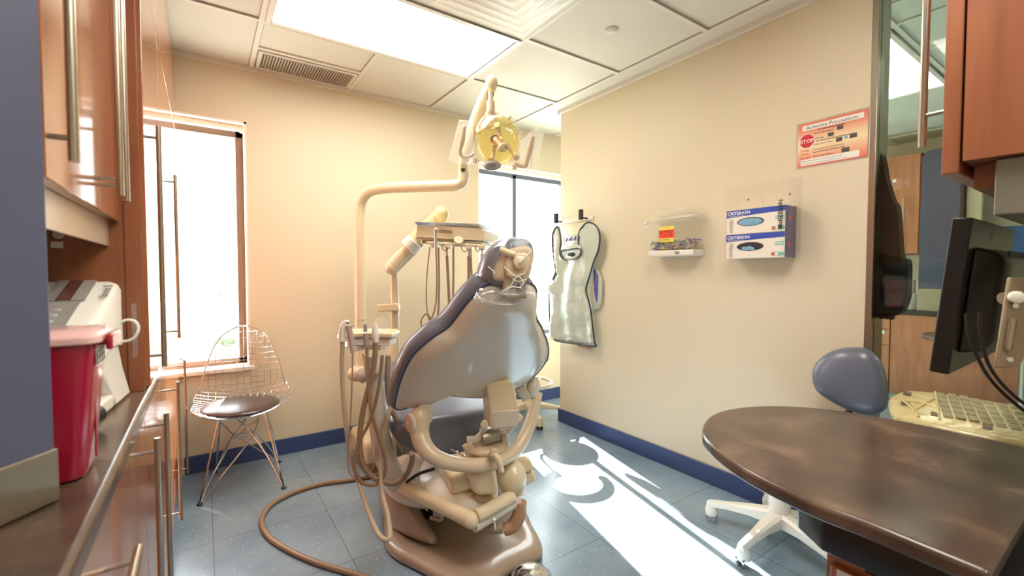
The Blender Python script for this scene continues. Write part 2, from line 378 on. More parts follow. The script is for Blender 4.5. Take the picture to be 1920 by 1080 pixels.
m.done('frame', 'grid', t, bevel=.002); m = MB()
for k in range(34):
    x = .312 + k * .0155; m.box((x, 3.082, H - .004), (.0085, .215, .012), rot=Matrix.Rotation(.5, 3, 'Y'))
m.done('louvre', 'vent', t); MB().bx(.307, .828, 2.975, 3.19, H + .001, H + .005).done('backing', mat('vent_dark', (110, 102, 90), .8), t)
t = thing('air_diffuser', 'square white ceiling air diffuser with stepped concentric louvres', 'air diffuser', (1.17, 1.705, H - .02))
def sq(m, c, a, b, z0, z1):
    x, y = c
    rings = [[(x - r, y - r, z), (x + r, y - r, z), (x + r, y + r, z), (x - r, y + r, z)] for r, z in ((a, z0), (b, z1), (b, z1 + .004), (a, z0 + .004))]
    m.rings(rings, closed=True)
m = MB(); c_ = (1.17, 1.706)
sq(m, c_, .293, .255, H - .004, H - .004); m.done('frame', 'grid', t)
for k in range(5):
    a = .26 - k * .05; m = MB(); sq(m, c_, a, a - .012, H - .016, H - .016); sq(m, c_, a - .012, a - .048, H - .016, H + .001); m.done('louvre', 'white_paint', t, ang=4)
m = MB(); m.bx(c_[0] - .29, c_[0] + .29, c_[1] - .29, c_[1] + .29, H + .005, H + .0062); m.done('duct_plate', 'ceil_line', t)
tag(MB().lathe([(.036, 0), (.036, -.004), (.03, -.008), (.0, -.009)], (1.8, 1.683, H + .006)).done('sprinkler_cover', 'ceil'), 'small round white cover plate in a ceiling tile', 'sprinkler cover')
# ---- outside
tag(MB().bx(-40, 40, B + .3, 60, -.5, -.4).done('ground', 'lawn'), 'pale sunlit ground outside the windows', 'ground', kind='structure')
def shrub(x, y, z, rx, rz, name, label, cat):
    m = MB(); rr = random.Random(int(x * 10))
    for k in range(26):
        a = rr.random() * 6.28; q = rr.random() ** .5
        m.ell((x + q * rx * math.cos(a), y + q * .5 * rx * math.sin(a), z + rz * rr.random() * (1.15 - q * .7)), (rx * .3, rx * .28, rz * .25), seg=9, n=6)
    bm = m.bm
    for v in bm.verts: v.co += noise.noise_vector(v.co * 3) * .12
    o = m.done(name, 'green'); tag(o, label, cat); return o
shrub(.35, 9.5, -.4, 1.3, 1.0, 'hedge', 'low green hedge outside the narrow left window', 'hedge')
shrub(.6, 24, -.4, 2.4, 4.6, 'tree', 'tree with haze painted into its pale leaves, far outside the narrow left window', 'tree')
shrub(7.5, 9.2, -.4, 1.3, .9, 'bush', 'light green bush outside the right window', 'bush')
m = MB()
for k in range(6): m.bx(11.4, 12.6, 14, 16, k * .9 - .4, k * .9 + .2)
m.bx(11.6, 12.4, 14.4, 15.6, -.4, 5)
tag(m.done('building', 'white_pl'), 'pale stacked balconies of a building outside the right window', 'building')

# ================================================================ left side cabinets
FX = -.125
def bar_v(t, x, y, z0, z1, so=None, r=.0062, sx=None, dirx=1, lab=None, nm='handle'):
    """vertical bar handle with two stand-offs back to the door"""
    m = MB(); m.cyl((x, y, z0), (x, y, z1), r, seg=14)
    e = so or .03
    for z in (z0 + e, z1 - e): m.cyl((sx, y, z), (x, y, z), r * .62, seg=10)
    return m.done(nm, 'steel', t)
def bar_h(t, x, y0, y1, z, sx, r=.0062):
    m = MB(); m.cyl((x, y0, z), (x, y1, z), r, seg=14)
    for y in (y0 + .04, y1 - .04): m.cyl((sx, y, z), (x, y, z), r * .62, seg=10)
    return m.done('handle', 'steel', t)
base_spec = [(-.45, .36, 'base cabinet at the near end of the left counter', 'h'), (.36, .93, 'base cabinet with stacked drawers under the red bin', 'h'),
             (.93, 1.41, 'base cabinet below the mixing machine', 'v1'), (1.41, 1.93, 'base cabinet under the tall cabinet, nearest to the counter', 'v2'),
             (1.93, 2.60, 'base cabinet under the tall cabinet, middle one', 'v3'), (2.60, 3.262 - .004, 'base cabinet nearest the window', 'v4')]
for a, b, lab, kind in base_spec:
    t = thing('base_cabinet', 'cherry wood ' + lab, 'cabinet', (-.43, (a + b) / 2, 0), 'base cabinets along the left wall')
    MB().bx(XL + .002, FX - .02, a + .001, b - .001, .09, .872).done('body', 'wood_side', t)
    MB().bx(XL + .002, FX - .07, a + .001, b - .001, 0, .09).done('toe_kick', 'black_lam', t)
    if kind == 'h':
        z = .868
        for h in (.17, .29, .30):
            d = MB().bx(FX - .02, FX, a + .003, b - .003, z - h, z - .003).done('drawer', 'wood', t, bevel=.0015)
            bar_h(d, -.09, max(a + .12, b - .42), b - .04, z - h * .5 - .01, FX); z -= h
    else:
        y, z0, z1 = {'v1': (1.25, .45, .835), 'v2': (1.54, .32, .815), 'v3': (2.19, .215, .77), 'v4': (2.97, .1, .73)}[kind]
        d = MB().bx(FX - .02, FX, a + .003, b - .003, .095, .865).done('door', 'wood', t, bevel=.0015)
        bar_v(d, -.09, y, max(z0, .11), z1, sx=FX)
        if kind == 'v1':
            pass
o = MB(); o.bx(XL + .001, -.112, -.45, B - .003, .873, .91)
tag(o.done('countertop', 'top', bevel=.009, bseg=4), 'long dark brown stone-look worktop along the left wall', 'worktop')
t = thing('tall_cabinet', 'full-height glossy cherry wood cabinet between the worktop and the window', 'cabinet', (-.43, 2.33, .91))
MB().bx(XL + .002, FX - .004, 1.412, B - .002, .911, H - .004).done('body', 'wood_side', t)
MB().bx(FX - .004, FX + .003, 1.412, 1.432, .911, H - .004).done('front_stile', 'wood_side', t)
MB().bx(XL + .01, -.165, 1.4095, 1.4118, .911, H - .004).done('side_panel', 'wood_side', t)
MB().bx(-.152, FX + .002, 1.4085, 1.4118, .911, H - .004).done('front_post', 'wood_side', t)
for a, b, y, z0, z1 in ((1.435, 1.94, 1.475, .955, 1.575), (1.943, 2.52, 2.34, .905 + .02, 1.605), (2.523, 3.256, None, 0, 0)):
    d = MB().bx(FX - .003, FX + .012, a, b, .915, 1.99).done('door', 'wood', t, bevel=.0015)
    MB().bx(FX - .003, FX + .012, a, b, 1.994, H - .006).done('upper_panel', 'wood', t, bevel=.0015)
    if y: bar_v(d, -.087, y, z0, z1, sx=FX + .01)
UX = -.16
t = thing('wall_cabinet', 'cherry wood wall cabinet with glossy doors above the left worktop', 'cabinet', (-.45, 1.1, 1.262))
MB().bx(XL + .002, UX - .02, .802, 1.409, 1.325, H - .004).done('body', 'wood_side', t)
for a, b in ((.803, 1.165), (1.168, 1.408)):
    d = MB().bx(UX - .019, UX, a, b, 1.32, H - .006).done('door', 'wood', t, bevel=.0015)
    for y in ((.815,) if a == .803 else (1.205,) if a > 1 else ()): bar_v(d, -.125 if a > 1 else -.136, y, 1.345, 1.9, sx=UX)
    if a == .803: bar_v(d, -.125, 1.125, 1.345, 1.9, sx=UX)
MB().bx(UX - .026, UX - .02, .802, 1.409, 1.262, 1.325).done('light_valance', mat('beige_metal', (196, 176, 150), .3, .3), t, bevel=.001)
# slate blue end panel standing on the worktop
d_ = V((-.626, -.78, 0)); n_ = V((-.78, .626, 0)); p_ = V((-.158, .787, 0))
t = thing('end_panel', 'tall slate blue laminate end panel on the worktop, nearest the viewer', 'panel', p_ + d_ * .2 + n_ * .02 + V((0, 0, .911)))
def panel(z0, z1, out, name, m_, th=.03):
    q = [p_ - n_ * out - d_ * out, p_ + d_ * .42 - n_ * out, p_ + d_ * .42 + n_ * th, p_ + n_ * th - d_ * out]
    MB().prism([(v.x, v.y, z0) for v in q], (0, 0, z1 - z0)).done(name, m_, t, bevel=.002)
panel(.912, 2.2, 0, 'board', 'laminate_blue'); panel(.912, .978, .0025, 'kick_plate', mat('brushed_beige_metal', (150, 138, 120), .38, .8))
# outlet and tape on the cabinet side
t = thing('wall_outlet', 'small round white socket on the wood panel under the wall cabinet', 'socket', (-.265, 1.405, 1.276))
MB().lathe([(.0095, 0), (.0085, -.0025), (.0, -.003)], (-.2655, 1.4093, 1.285), (0, 1, 0)).done('face', 'white_pl', t)
m = MB(); m.cyl((-.268, 1.4066, 1.286), (-.268, 1.4062, 1.286), .0012, seg=8); m.cyl((-.263, 1.4066, 1.286), (-.263, 1.4062, 1.286), .0012, seg=8); m.cyl((-.2655, 1.4066, 1.2815), (-.2655, 1.4062, 1.2815), .0012, seg=8); m.done('slot', 'ink', t)
tag(MB().box((-.268, 1.4088, 1.262), (.02, .0012, .014)).done('note', 'paper'), 'tiny white paper label stuck below the round socket', 'label')
tag(MB().box((-.1385, 1.4078, 1.06), (.010, .0008, .13)).done('clear_tape', 'sleeve'), 'strip of clear tape on the tall cabinet edge', 'tape')
# ---------------------------------------------------------------- red sharps bin
t = thing('sharps_bin', 'crimson plastic sharps bin with clear pink lid on the left worktop', 'bin', (-.21, .885, .911))
def rrect(x0, x1, y0, y1, z, r=.015, n=4):
    out = []
    for cx, cy, a0 in ((x1 - r, y1 - r, 0), (x0 + r, y1 - r, 90), (x0 + r, y0 + r, 180), (x1 - r, y0 + r, 270)):
        for k in range(n + 1):
            a = math.radians(a0 + 90 * k / n); out.append((cx + r * math.cos(a), cy + r * math.sin(a), z))
    return out
m = MB(); m.rings([rrect(-.29, -.142, .842, .93, .914, .018), rrect(-.292, -.139, .84, .932, .922, .018), rrect(-.305, -.126, .832, .945, 1.098, .018), rrect(-.305, -.126, .832, .945, 1.104, .018)])
m.done('body', 'red', t)
MB().rings([rrect(-.311, -.118, .824, .952, 1.102, .02), rrect(-.311, -.118, .824, .952, 1.112, .02), rrect(-.3, -.128, .834, .942, 1.119, .02)]).done('lid', 'red_lid', t, bevel=.002)
MB().bx(-.116, -.108, .85, .93, 1.09, 1.112).bx(-.135, -.110, .86, .92, 1.096, 1.104).done('latch', 'red', t, bevel=.003)
m = MB(); m.bx(-.285, -.15, .86, .868, 1.119, 1.126); m.bx(-.28, -.16, .88, .915, 1.119, 1.122); m.bx(-.14, -.122, .875, .9, 1.115, 1.124)
m.done('lid_flap', 'film', t, bevel=.002)
MB().bx(-.1350, -.1325, .88, .884, .93, 1.03).done('seam_rib', 'red', t, bevel=.001)
m = MB()
for k in range(4): m.bx(-.1255 + 0, -.1243, .85 + k * .018, .8508 + k * .018, 1.07, 1.09)
for k in range(3): m.bx(-.1255, -.1243, .85, .905, 1.0705 + k * .009, 1.0713 + k * .009)
m.bx(-.1262, -.1251, .85, .905, 1.068, 1.092, 1); m.done('label', ['ink', 'paper'], t)
# ---------------------------------------------------------------- mixing machine
t = thing('mixing_machine', 'cream tabletop impression mixing machine with grey display behind the red bin', 'machine', (-.24, 1.25, .911))
# hood: sloping top seen from the front, overhanging its foot
def sec(y, zt, zb, x0, x1, r=.02):
    return [(x0, y, zb), (x0, y, zt - r), (x0 + r * .3, y, zt - r * .3), (x0 + r, y, zt), (x1 - r, y, zt), (x1 - r * .3, y, zt - r * .3), (x1, y, zt - r), (x1, y, zb)]
m = MB(); m.rings([sec(1.06, 1.092, 1.055, -.37, -.172, .008), sec(1.075, 1.104, 1.03, -.372, -.166, .01), sec(1.14, 1.118, 1.03, -.374, -.160), sec(1.24, 1.146, 1.04, -.374, -.157), sec(1.33, 1.172, 1.06, -.374, -.155), sec(1.37, 1.180, 1.08, -.373, -.157), sec(1.392, 1.170, 1.09, -.37, -.165)])
m.done('hood', 'white_pl', t, bevel=.004)
MB().prism([(-.172, 1.16, 1.06), (-.172, 1.365, 1.11), (-.172, 1.372, .913), (-.172, 1.29, .913)], (.0, 0, 0.0001)) if 0 else None
m = MB(); m.rings([[(-.345, 1.13, 1.07), (-.178, 1.13, 1.07), (-.172, 1.37, 1.1), (-.345, 1.37, 1.1)], [(-.345, 1.22, .98), (-.168, 1.22, .98), (-.158, 1.375, .98), (-.345, 1.375, .98)], [(-.345, 1.27, .913), (-.158, 1.27, .913), (-.146, 1.385, .913), (-.345, 1.385, .913)]])
m.done('column', 'white_pl', t, bevel=.006)
MB().prism([(-.30, 1.12, .913), (-.175, 1.12, .913), (-.16, 1.26, .913), (-.3, 1.26, .913)], (0, 0, .03)).done('foot', 'white_pl', t, bevel=.006)
MB().cyl((-.18, 1.11, .935), (-.166, 1.13, .935), .018, .016).done('knob', 'black', t, bevel=.003)
nrm = V((0, -.266, .964)); up_ = V((0, .964, .266))
def onhood(x, s, lift=.0015):  # s along the slope from y=1.14
    return V((x, 1.14, 1.118)) + V((0, .9625, .2715)) * s + V((0, -.2715, .9625)) * lift
def hoodq(x0, x1, s0, s1, name, m_, lift=.0030, h=.0012):
    MB().prism([onhood(x0, s0, lift), onhood(x1, s0, lift), onhood(x1, s1, lift), onhood(x0, s1, lift)], nrm * h).done(name, m_, t)
hoodq(-.258, -.195, .085, .225, 'display', 'display'); hoodq(-.238, -.216, .085, .22, 'display_window', 'display_d', .0045)
hoodq(-.278, -.200, -.055, .08, 'keypad', 'display')
m = MB()
for i in range(3):
    for j in range(2): m.lathe([(.006, .0), (.005, .0012), (0, .0014)], onhood(-.255 + j * .03, -.03 + i * .03, .0043), nrm, 16)
m.done('button', mat('grey_button', (176, 174, 168), .4), t)
text('duomix II', 'lettering', 'grey_ink', t, onhood(-.164, .10, .0040), (0, .9625, .2715), (-1, 0, 0), .022)
hoodq(-.300, -.275, .195, .205, 'maker_mark', 'stop')
m = MB(); m.tube([(-.163, 1.36, 1.075), (-.15, 1.35, 1.09), (-.132, 1.345, 1.088), (-.125, 1.343, 1.07), (-.135, 1.343, 1.048), (-.155, 1.35, 1.042), (-.166, 1.36, 1.047)], .0032, 8, smooth=6)
m.bx(-.168, -.156, 1.345, 1.37, 1.035, 1.078); m.done('power_cord', 'white_pl', t)

# ---------------------------------------------------------------- wire chair
t = thing('wire_chair', 'chrome wire-grid side chair with round dark seat pad below the left window', 'chair', (.17, 2.98, 0))
ca, sa = math.cos(math.radians(-6)), math.sin(math.radians(-6)); C0 = V((.175, 2.985, 0))
def wc(x, y, z): return C0 + V((x * ca - y * sa, x * sa + y * ca, z))
# shell surface: v from front edge (0) to top of back (1), u from -1..1
def hw(v): # half width
    ks = [(0, .185), (.12, .235), (.3, .25), (.45, .243), (.6, .215), (.75, .185), (.87, .15), (.95, .105), (1, .03)]
    for (a, p), (b, q) in zip(ks, ks[1:]):
        if v <= b: return p + (q - p) * (v - a) / (b - a)
    return ks[-1][1]
prof = spline([(0, -.235, .425), (0, -.1, .418), (0, .05, .41), (0, .14, .43), (0, .19, .50), (0, .225, .62), (0, .25, .74), (0, .27, .865)], 12)
def sh(u, v):
    f = v * (len(prof) - 1); k = min(int(f), len(prof) - 2); p = prof[k].lerp(prof[k + 1], f - k); w_ = hw(v)
    cup = .045 * u * u * (1 - max(0, v - .45) * 1.3); fw = -.05 * u * u * min(1, max(0, v - .35) * 3)
    return wc(u * w_, p.y + fw, p.z + cup * (1 if v < .55 else .5))
m = MB(); rim = [sh(-1, v / 30) for v in range(0, 30)] + [sh(u / 6, 1) for u in range(-5, 6)] + [sh(1, 1 - v / 30) for v in range(1, 31)] + [sh(u / 8, 0) for u in range(7, -8, -1)]
m.tube(rim, .0042, 8, closed=True); m.done('rim_wire', 'chrome', t)
m = MB()
for k in range(-6, 7):
    x = k * .036; pts = []
    for q in range(0, 61):
        v = q / 60; w_ = hw(v)
        if abs(x) < w_: pts.append(sh(x / w_, v))
    if len(pts) > 2: m.tube(pts, .0019, 6)
for q in range(1, 25):
    v = q / 25; m.tube([sh(u / 8, v) for u in range(-8, 9)], .0019, 6)
m.done('wire_grid', 'chrome', t)
feet = [(-0.035,2.783,0.004),(0.347,2.735,0.004),(0.373,3.135,0.004),(0.039,3.181,0.004)]
hubs = [wc(-.11, -.12, .405), wc(.11, -.12, .405), wc(.11, .12, .405), wc(-.11, .12, .405)]
cen = [wc(-.05, -.035, .26), wc(.05, -.035, .26), wc(.05, .035, .26), wc(-.05, .035, .26)]
for i in range(4):
    m = MB(); f = V(feet[i]) + V((0, 0, .006)); j = (i + 1) % 4; k = (i - 1) % 4
    m.tube([hubs[i], f], .0048, 8); m.tube([f, V(feet[i]).lerp(cen[i], .5) + V((0, 0, .02)), cen[i] + V((0, 0, .0)), hubs[(i + 2) % 4].lerp(hubs[i], .3)], .0042, 8, smooth=6)
    m.tube([f, V(feet[i]).lerp(cen[j], .5), cen[j]], .0036, 8, smooth=4)
    lg = m.done('leg', 'chrome', t); MB().lathe([(.001, 0), (.013, 0), (.013, .006), (.006, .012), (.001, .014)], f - V((0, 0, .008))).done('foot_glide', 'black', lg)
m = MB(); m.tube(cen, .004, 8, closed=True)
for i in range(4): m.tube([cen[i], hubs[(i + 1) % 4]], .0034, 8); m.tube([hubs[i], hubs[(i + 1) % 4]], .004, 8)
m.done('leg_brace', 'chrome', t)
P0 = wc(-.005, -.04, .432)
MB().lathe([(.001, .0), (.16, .002), (.188, .010), (.195, .018), (.188, .026), (.15, .036), (.08, .04), (.001, .04)], P0, (0.02, -.03, 1), 40, sy=.98).done('seat_pad', 'brownseat', t)

# ================================================================ things on the partition wall (plane x = R)
XD = (0, -1, 0); ZD = (0, 0, 1)        # reading direction on that wall
def wq(y0, y1, z0, z1, name, m_, t, x=R - .004, th=.0006):
    return MB().bx(x - th, x, min(y0, y1), max(y0, y1), z0, z1).done(name, m_, t)
t = thing('poster', 'laminated red and yellow warning poster taped beside the glass partition', 'poster', (R - .002, .867, 1.69))
MB().bx(R - .003, R - .0005, .722, 1.012, 1.690, 1.908).done('laminate', 'film', t)
# gradient background is printed on the sheet
pm = mat('poster_gradient', (230, 170, 120), .35, coat=.4); nt = pm.node_tree; b_ = nt.nodes['Principled BSDF']
tc = nt.nodes.new('ShaderNodeTexCoord'); sx = nt.nodes.new('ShaderNodeSeparateXYZ'); rp = nt.nodes.new('ShaderNodeValToRGB')
nt.links.new(tc.outputs['Generated'], sx.inputs[0]); nt.links.new(sx.outputs[2], rp.inputs[0]); nt.links.new(rp.outputs[0], b_.inputs['Base Color'])
e = rp.color_ramp.elements; e[0].color = lin((224, 112, 92)); e[1].color = lin((224, 116, 96)); e[1].position = 1
for p, c in ((.2, (236, 168, 136)), (.45, (240, 224, 180)), (.62, (238, 206, 168)), (.8, (230, 150, 122))): q = e.new(p); q.color = lin(c)
MB().bx(R - .0034, R - .003, .730, 1.004, 1.698, 1.900).done('sheet', pm, t)
xs_ = R - .0034
wq(.985, .745, 1.866, 1.890, 'title_strip', 'paper', t, xs_, .0003); wq(.99, .758, 1.704, 1.732, 'notice_strip', 'paper', t, xs_, .0003)
def tx(s, y, z, size, m_='ink', bold=0, x=xs_ - .0004, par=None, al='LEFT'): return text(s, 'lettering', m_, par or t, (x, y, z), XD, ZD, size, .0002, al, bold)
tx('Airborne Precautions', .867, 1.870, .0235, al='CENTER'); tx('Personal Protective Equipment', .867, 1.857, .0085, al='CENTER', bold=.0002)
tx('Perform Hand Hygiene', .937, 1.842, .0085); tx('& N95 Mask', .937, 1.818, .0085)
tx('For Airborne and Contact Precautions', .86, 1.806, .0085, al='CENTER', bold=.0002); tx('& Add:  Gown, Gloves', .937, 1.791, .0085)
tx('Remove PPE: Gloves INSIDE ROOM', .937, 1.768, .008); tx('Remove N95 Mask OUTSIDE ROOM', .937, 1.756, .008, bold=.0001); tx('Perform Hand Hygiene', .937, 1.737, .0085)
for s_, z in (('Keep', 1.769), ('Door', 1.752), ('Closed', 1.735)): tx(s_, .972, z, .0165, 'stop', al='CENTER')
tx('Visitors: Please see nurse before entering this room.', .986, 1.721, .0078); tx('Visitantes: Favor de ver la enfermera antes de entrar al cuarto.', .986, 1.709, .0072)
for y, z, w_, h in ((.832, 1.838, .024, .017), (.868, 1.817, .024, .017), (.835, 1.785, .024, .019), (.782, 1.789, .027, .02), (.81, 1.733, .03, .02)):
    wq(y + w_ / 2, y - w_ / 2, z, z + h, 'photo_print', 'photo', t, xs_, .0003)
MB().lathe([(.007, 0), (.007, .0003), (0, .0003)], (xs_, .809, 1.798), (-1, 0, 0), 12).done('glove_icon', 'glove', t)
def octa(r, x, name, m_): MB().prism([(x, .965 + r * math.cos(math.radians(22.5 + 45 * k)), 1.817 + r * 1.04 * math.sin(math.radians(22.5 + 45 * k))) for k in range(8)], (-.0003, 0, 0)).done(name, m_, t)
octa(.033, xs_, 'stop_border', 'paper'); octa(.031, xs_ - .0003, 'stop_sign', 'stop')
text('STOP', 'lettering', 'paper', t, (xs_ - .0008, .965, 1.8085), XD, ZD, .024, .0002, 'CENTER', .0004)

# ---- glove holder with two cartons
GY0, GY1, GZ0, GZ1, GD = .985, 1.295, 1.268, 1.655, .118
t = thing('glove_holder', 'clear acrylic wall holder with two glove cartons, below the poster', 'glove holder', (R - .06, 1.14, GZ0))
m = MB(); m.bx(R - .005, R - .002, GY0 - .006, GY1 + .006, GZ0 + .02, GZ1); m.done('back_plate', 'acrylic', t)
MB().bx(R - GD, R - .005, GY0, GY1, GZ0, GZ0 + .003).done('floor_plate', 'acrylic', t)
for y in (GY0, GY1 - .003): MB().bx(R - GD, R - .005, y, y + .003, GZ0 + .003, GZ1 - .01).done('side_plate', 'acrylic', t)
for a, b in ((GY0 + .003, GY0 + .035), (GY1 - .035, GY1 - .003)): MB().bx(R - GD - .003, R - GD, a, b, GZ0, GZ1 - .01).done('front_lip', 'acrylic', t)
MB().bx(R - .03, R - .005, 1.155, 1.158, GZ0 + .24, GZ1 - .07).done('divider', 'acrylic', t)
for y in (1.235, 1.035): MB().lathe([(.004, 0), (.003, .003), (0, .003)], (R - .005, y, 1.58), (-1, 0, 0), 12).done('screw', 'black', t)
text('McKESSON', 'lettering', 'ink', t, (R - GD - .0045, 1.013, 1.405), (0, 0, 1), (0, 1, 0), .028, .0003, 'LEFT', .0006)
def glove_box(z0, label, full):
    b = thing('glove_box', label, 'glove carton', (R - .062, 1.145, z0), 'glove cartons in the acrylic holder')
    x0, x1, y0, y1, h = R - GD + .003, R - .008, 1.003, 1.288, .122
    MB().bx(x0, x1, y0 + .0, y1, z0, z0 + h).done('carton', 'carton', b, bevel=.0015)
    MB().bx(x0 - .0004, x1 + .0003, y0 - .0006, y0, z0 + .0005, z0 + h - .0005).done('side_print', 'carton_purple', b)
    MB().prism([(x0 - .0006, y1 - .0005, z0 + h - .001), (x0 - .0006, y1 - .0005, z0 + h - .038), (x0 - .0006, y1 - .15, z0 + h - .030), (x0 - .0006, y0 + .0005, z0 + h - .026), (x0 - .0006, y0 + .0005, z0 + h - .001)], (.0005, 0, 0)).done('brand_band', 'label_blue', b)
    X = x0 - .0010
    text('CRITERION', 'lettering', 'paper', b, (X, y1 - .006, z0 + h - .024), XD, ZD, .0225, .0002, 'LEFT', .0004)
    text('POWDER-FREE EXAM GLOVES', 'lettering', 'paper', b, (X, y1 - .010, z0 + h - .033), XD, ZD, .006, .0002)
    m = MB(); yc, zc = 1.165, z0 + .058
    m.prism([(X + .0004, yc + .066 * math.cos(a), zc + .0215 * math.sin(a)) for a in [k * math.pi / 18 for k in range(36)]], (-.0005, 0, 0)); m.done('opening', mat('carton_opening', (52, 50, 50), .8), b)
    m = MB()
    if full: m.prism([(X - .0002, yc + .060 * math.cos(a), zc - .001 + .018 * math.sin(a)) for a in [k * math.pi / 18 for k in range(36)]], (-.0012, 0, 0))
    rg = random.Random(int(z0 * 999))
    for k in range(9 if full else 5):
        yy = yc + (rg.random() - .5) * (.1 if full else .06); zz = zc + ((rg.random() - .5) * .018 if full else -.008 - rg.random() * .004)
        m.ell((X - .0008, yy, zz), (.003, .018 if full else .014, .009), Matrix.Rotation(rg.random() * 1.2 - .6, 3, 'X'), seg=12, n=8)
    m.done('glove', 'glove', b)
    for zz, w_, nm in ((z0 + .067, .042, 'NITRILE'), (z0 + .0175, .058, '')):
        MB().bx(X, X + .0004, y0 + .002, y0 + .002 + w_, zz - .0085, zz + .0085).done('name_band', 'teal', b)
        if nm: text(nm, 'lettering', 'paper', b, (X - .0004, y0 + .042, zz - .005), XD, ZD, .0125, .0002, 'LEFT', .0004)
    for yy, c in ((y0 + .052, 'lred'), (y0 + .036, 'carton')): MB().lathe([(.0072, 0), (.0072, .0004), (0, .0004)], (X, yy, z0 + .0175), (-1, 0, 0), 16).done('badge', c, b)
    MB().prism([(X + .0002, y1 - .020 - dy, z0 + dz) for dy, dz in ((0, .006), (.016, .006), (.013, .04), (.018, .06), (.014, .082), (.009, .068), (.005, .083), (.0, .066), (-.005, .055), (-.002, .04))], (-.0003, 0, 0)).done('hand_print', mat('hand_print', (186, 180, 170), .6), b)
    for zz in (.062,): MB().lathe([(.012, 0), (.012, .0004), (0, .0004)], ((x0 + x1) / 2 - .01, y0 - .0006, z0 + zz), (0, -1, 0), 16).done('side_badge', 'lred', b)
glove_box(1.2715, 'lower glove carton in the acrylic holder, its opening dark with few gloves left', False)
glove_box(1.3945, 'upper glove carton in the acrylic holder, its opening full of blue gloves', True)

# ---- wall sharps container
t = thing('sharps_container', 'translucent wall-mounted sharps container with red and yellow hazard label', 'sharps container', (R - .06, 1.63, 1.29))
MB().bx(R - .115, R - .006, 1.478, 1.785, 1.295, 1.33).done('tray_base', 'white_pl', t, bevel=.008)
def ys(z0, z1, e0, e1, d0, d1): return [[(R - d0, 1.478 - e0, z0), (R - d0, 1.785 + e0, z0), (R - .005, 1.785 + e0, z0), (R - .005, 1.478 - e0, z0)], [(R - d1, 1.478 - e1, z1), (R - d1, 1.785 + e1, z1), (R - .005, 1.785 + e1, z1), (R - .005, 1.478 - e1, z1)]]
MB().rings(ys(1.331, 1.505, -.006, .006, .108, .118)).done('body', 'cloudy', t, bevel=.01)
MB().rings(ys(1.505, 1.528, .014, .014, .128, .12)).done('lid', 'cloudy', t, bevel=.006)
MB().bx(R - .10, R - .02, 1.51, 1.745, 1.529, 1.575).done('drop_door', 'cloudy', t, bevel=.012)
MB().bx(R - .13, R - .118, 1.78, 1.81, 1.49, 1.51).done('latch', 'white_pl', t, bevel=.004)
m = MB(); rg = random.Random(4)
for k in range(150):
    c = V((R - .04 - rg.random() * .063, 1.50 + rg.random() * .26, 1.340 + rg.random() * .048)); a = V((rg.random() - .5, rg.random() - .5, (rg.random() - .5) * .4)).normalized() * .022
    m.cyl(c - a, c + a, .0042, seg=6, mi=k % 4)
m.done('used_sharps', ['yellow', 'purple', mat('pinkish', (196, 150, 170), .5), mat('greenish', (120, 160, 130), .5)], t)['kind'] = 'stuff'
X = R - .1195
MB().bx(X, X + .001, 1.60, 1.70, 1.378, 1.47).done('hazard_label', 'yellow', t); MB().bx(X - .0008, X, 1.598, 1.702, 1.402, 1.449).done('red_panel', 'lred', t)
text('SHARPS', 'lettering', 'ink', t, (X - .0012, 1.617, 1.408), (0, 0, 1), (0, 1, 0), .009); text('BIOHAZARD', 'lettering', 'ink', t, (X - .0012, 1.67, 1.438), XD, ZD, .007); text('DO NOT OVERFILL', 'lettering', 'ink', t, (X - .0004, 1.695, 1.388), XD, ZD, .008)
m = MB()
for k in range(3):
    a = math.radians(90 + 120 * k); m.tube([(X - .0012, 1.686 + .004 * math.cos(a) + .0045 * math.cos(b), 1.432 + .004 * math.sin(a) + .0045 * math.sin(b)) for b in [j * .6283 for j in range(10)]], .0006, 5, closed=True)
m.done('hazard_mark', 'ink', t)
MB().bx(R - .1165, R - .1155, 1.565, 1.595, 1.305, 1.323).done('lock_plate', 'grey_ink', t)

# ---- lead apron on its hooks
AX = R - .055
out = [(2.300,2.681,1.554),(2.300,2.726,1.541),(2.300,2.752,1.480),(2.300,2.738,1.331),(2.300,2.711,1.213),(2.300,2.737,1.162),(2.300,2.777,1.097),(2.300,2.790,1.024),(2.300,2.782,0.818),(2.300,2.775,0.711),(2.300,2.735,0.669),(2.300,2.638,0.660),(2.300,2.457,0.667),(2.300,2.276,0.675),(2.300,2.281,0.709),(2.300,2.304,0.841),(2.300,2.331,0.973),(2.300,2.370,1.068),(2.300,2.354,1.127),(2.300,2.323,1.204),(2.300,2.292,1.280),(2.300,2.251,1.354),(2.300,2.236,1.428),(2.300,2.247,1.495),(2.300,2.289,1.540),(2.300,2.347,1.561),(2.300,2.396,1.546),(2.300,2.446,1.495),(2.300,2.452,1.421),(2.300,2.440,1.369),(2.300,2.479,1.315),(2.300,2.562,1.297),(2.300,2.642,1.320),(2.300,2.661,1.378),(2.300,2.649,1.444)]
t = thing('lead_apron', 'pale silver-green lead apron with black binding hanging on the partition wall', 'apron', (AX, 2.6, .66))
sp = spline(out, 4, True)
m = MB(); ctr = V((AX, 2.6, 1.1))
def apron_grid():
    # scanline fill so that folds can be modelled
    zs = [min(p.z for p in sp) + (max(p.z for p in sp) - min(p.z for p in sp)) * k / 60 for k in range(61)]
    return zs
o_bm = m.bm; vs = [o_bm.verts.new(p) for p in sp]; es = [o_bm.edges.new((vs[i], vs[(i + 1) % len(vs)])) for i in range(len(vs))]
bmesh.ops.triangle_fill(o_bm, edges=es, use_beauty=True)
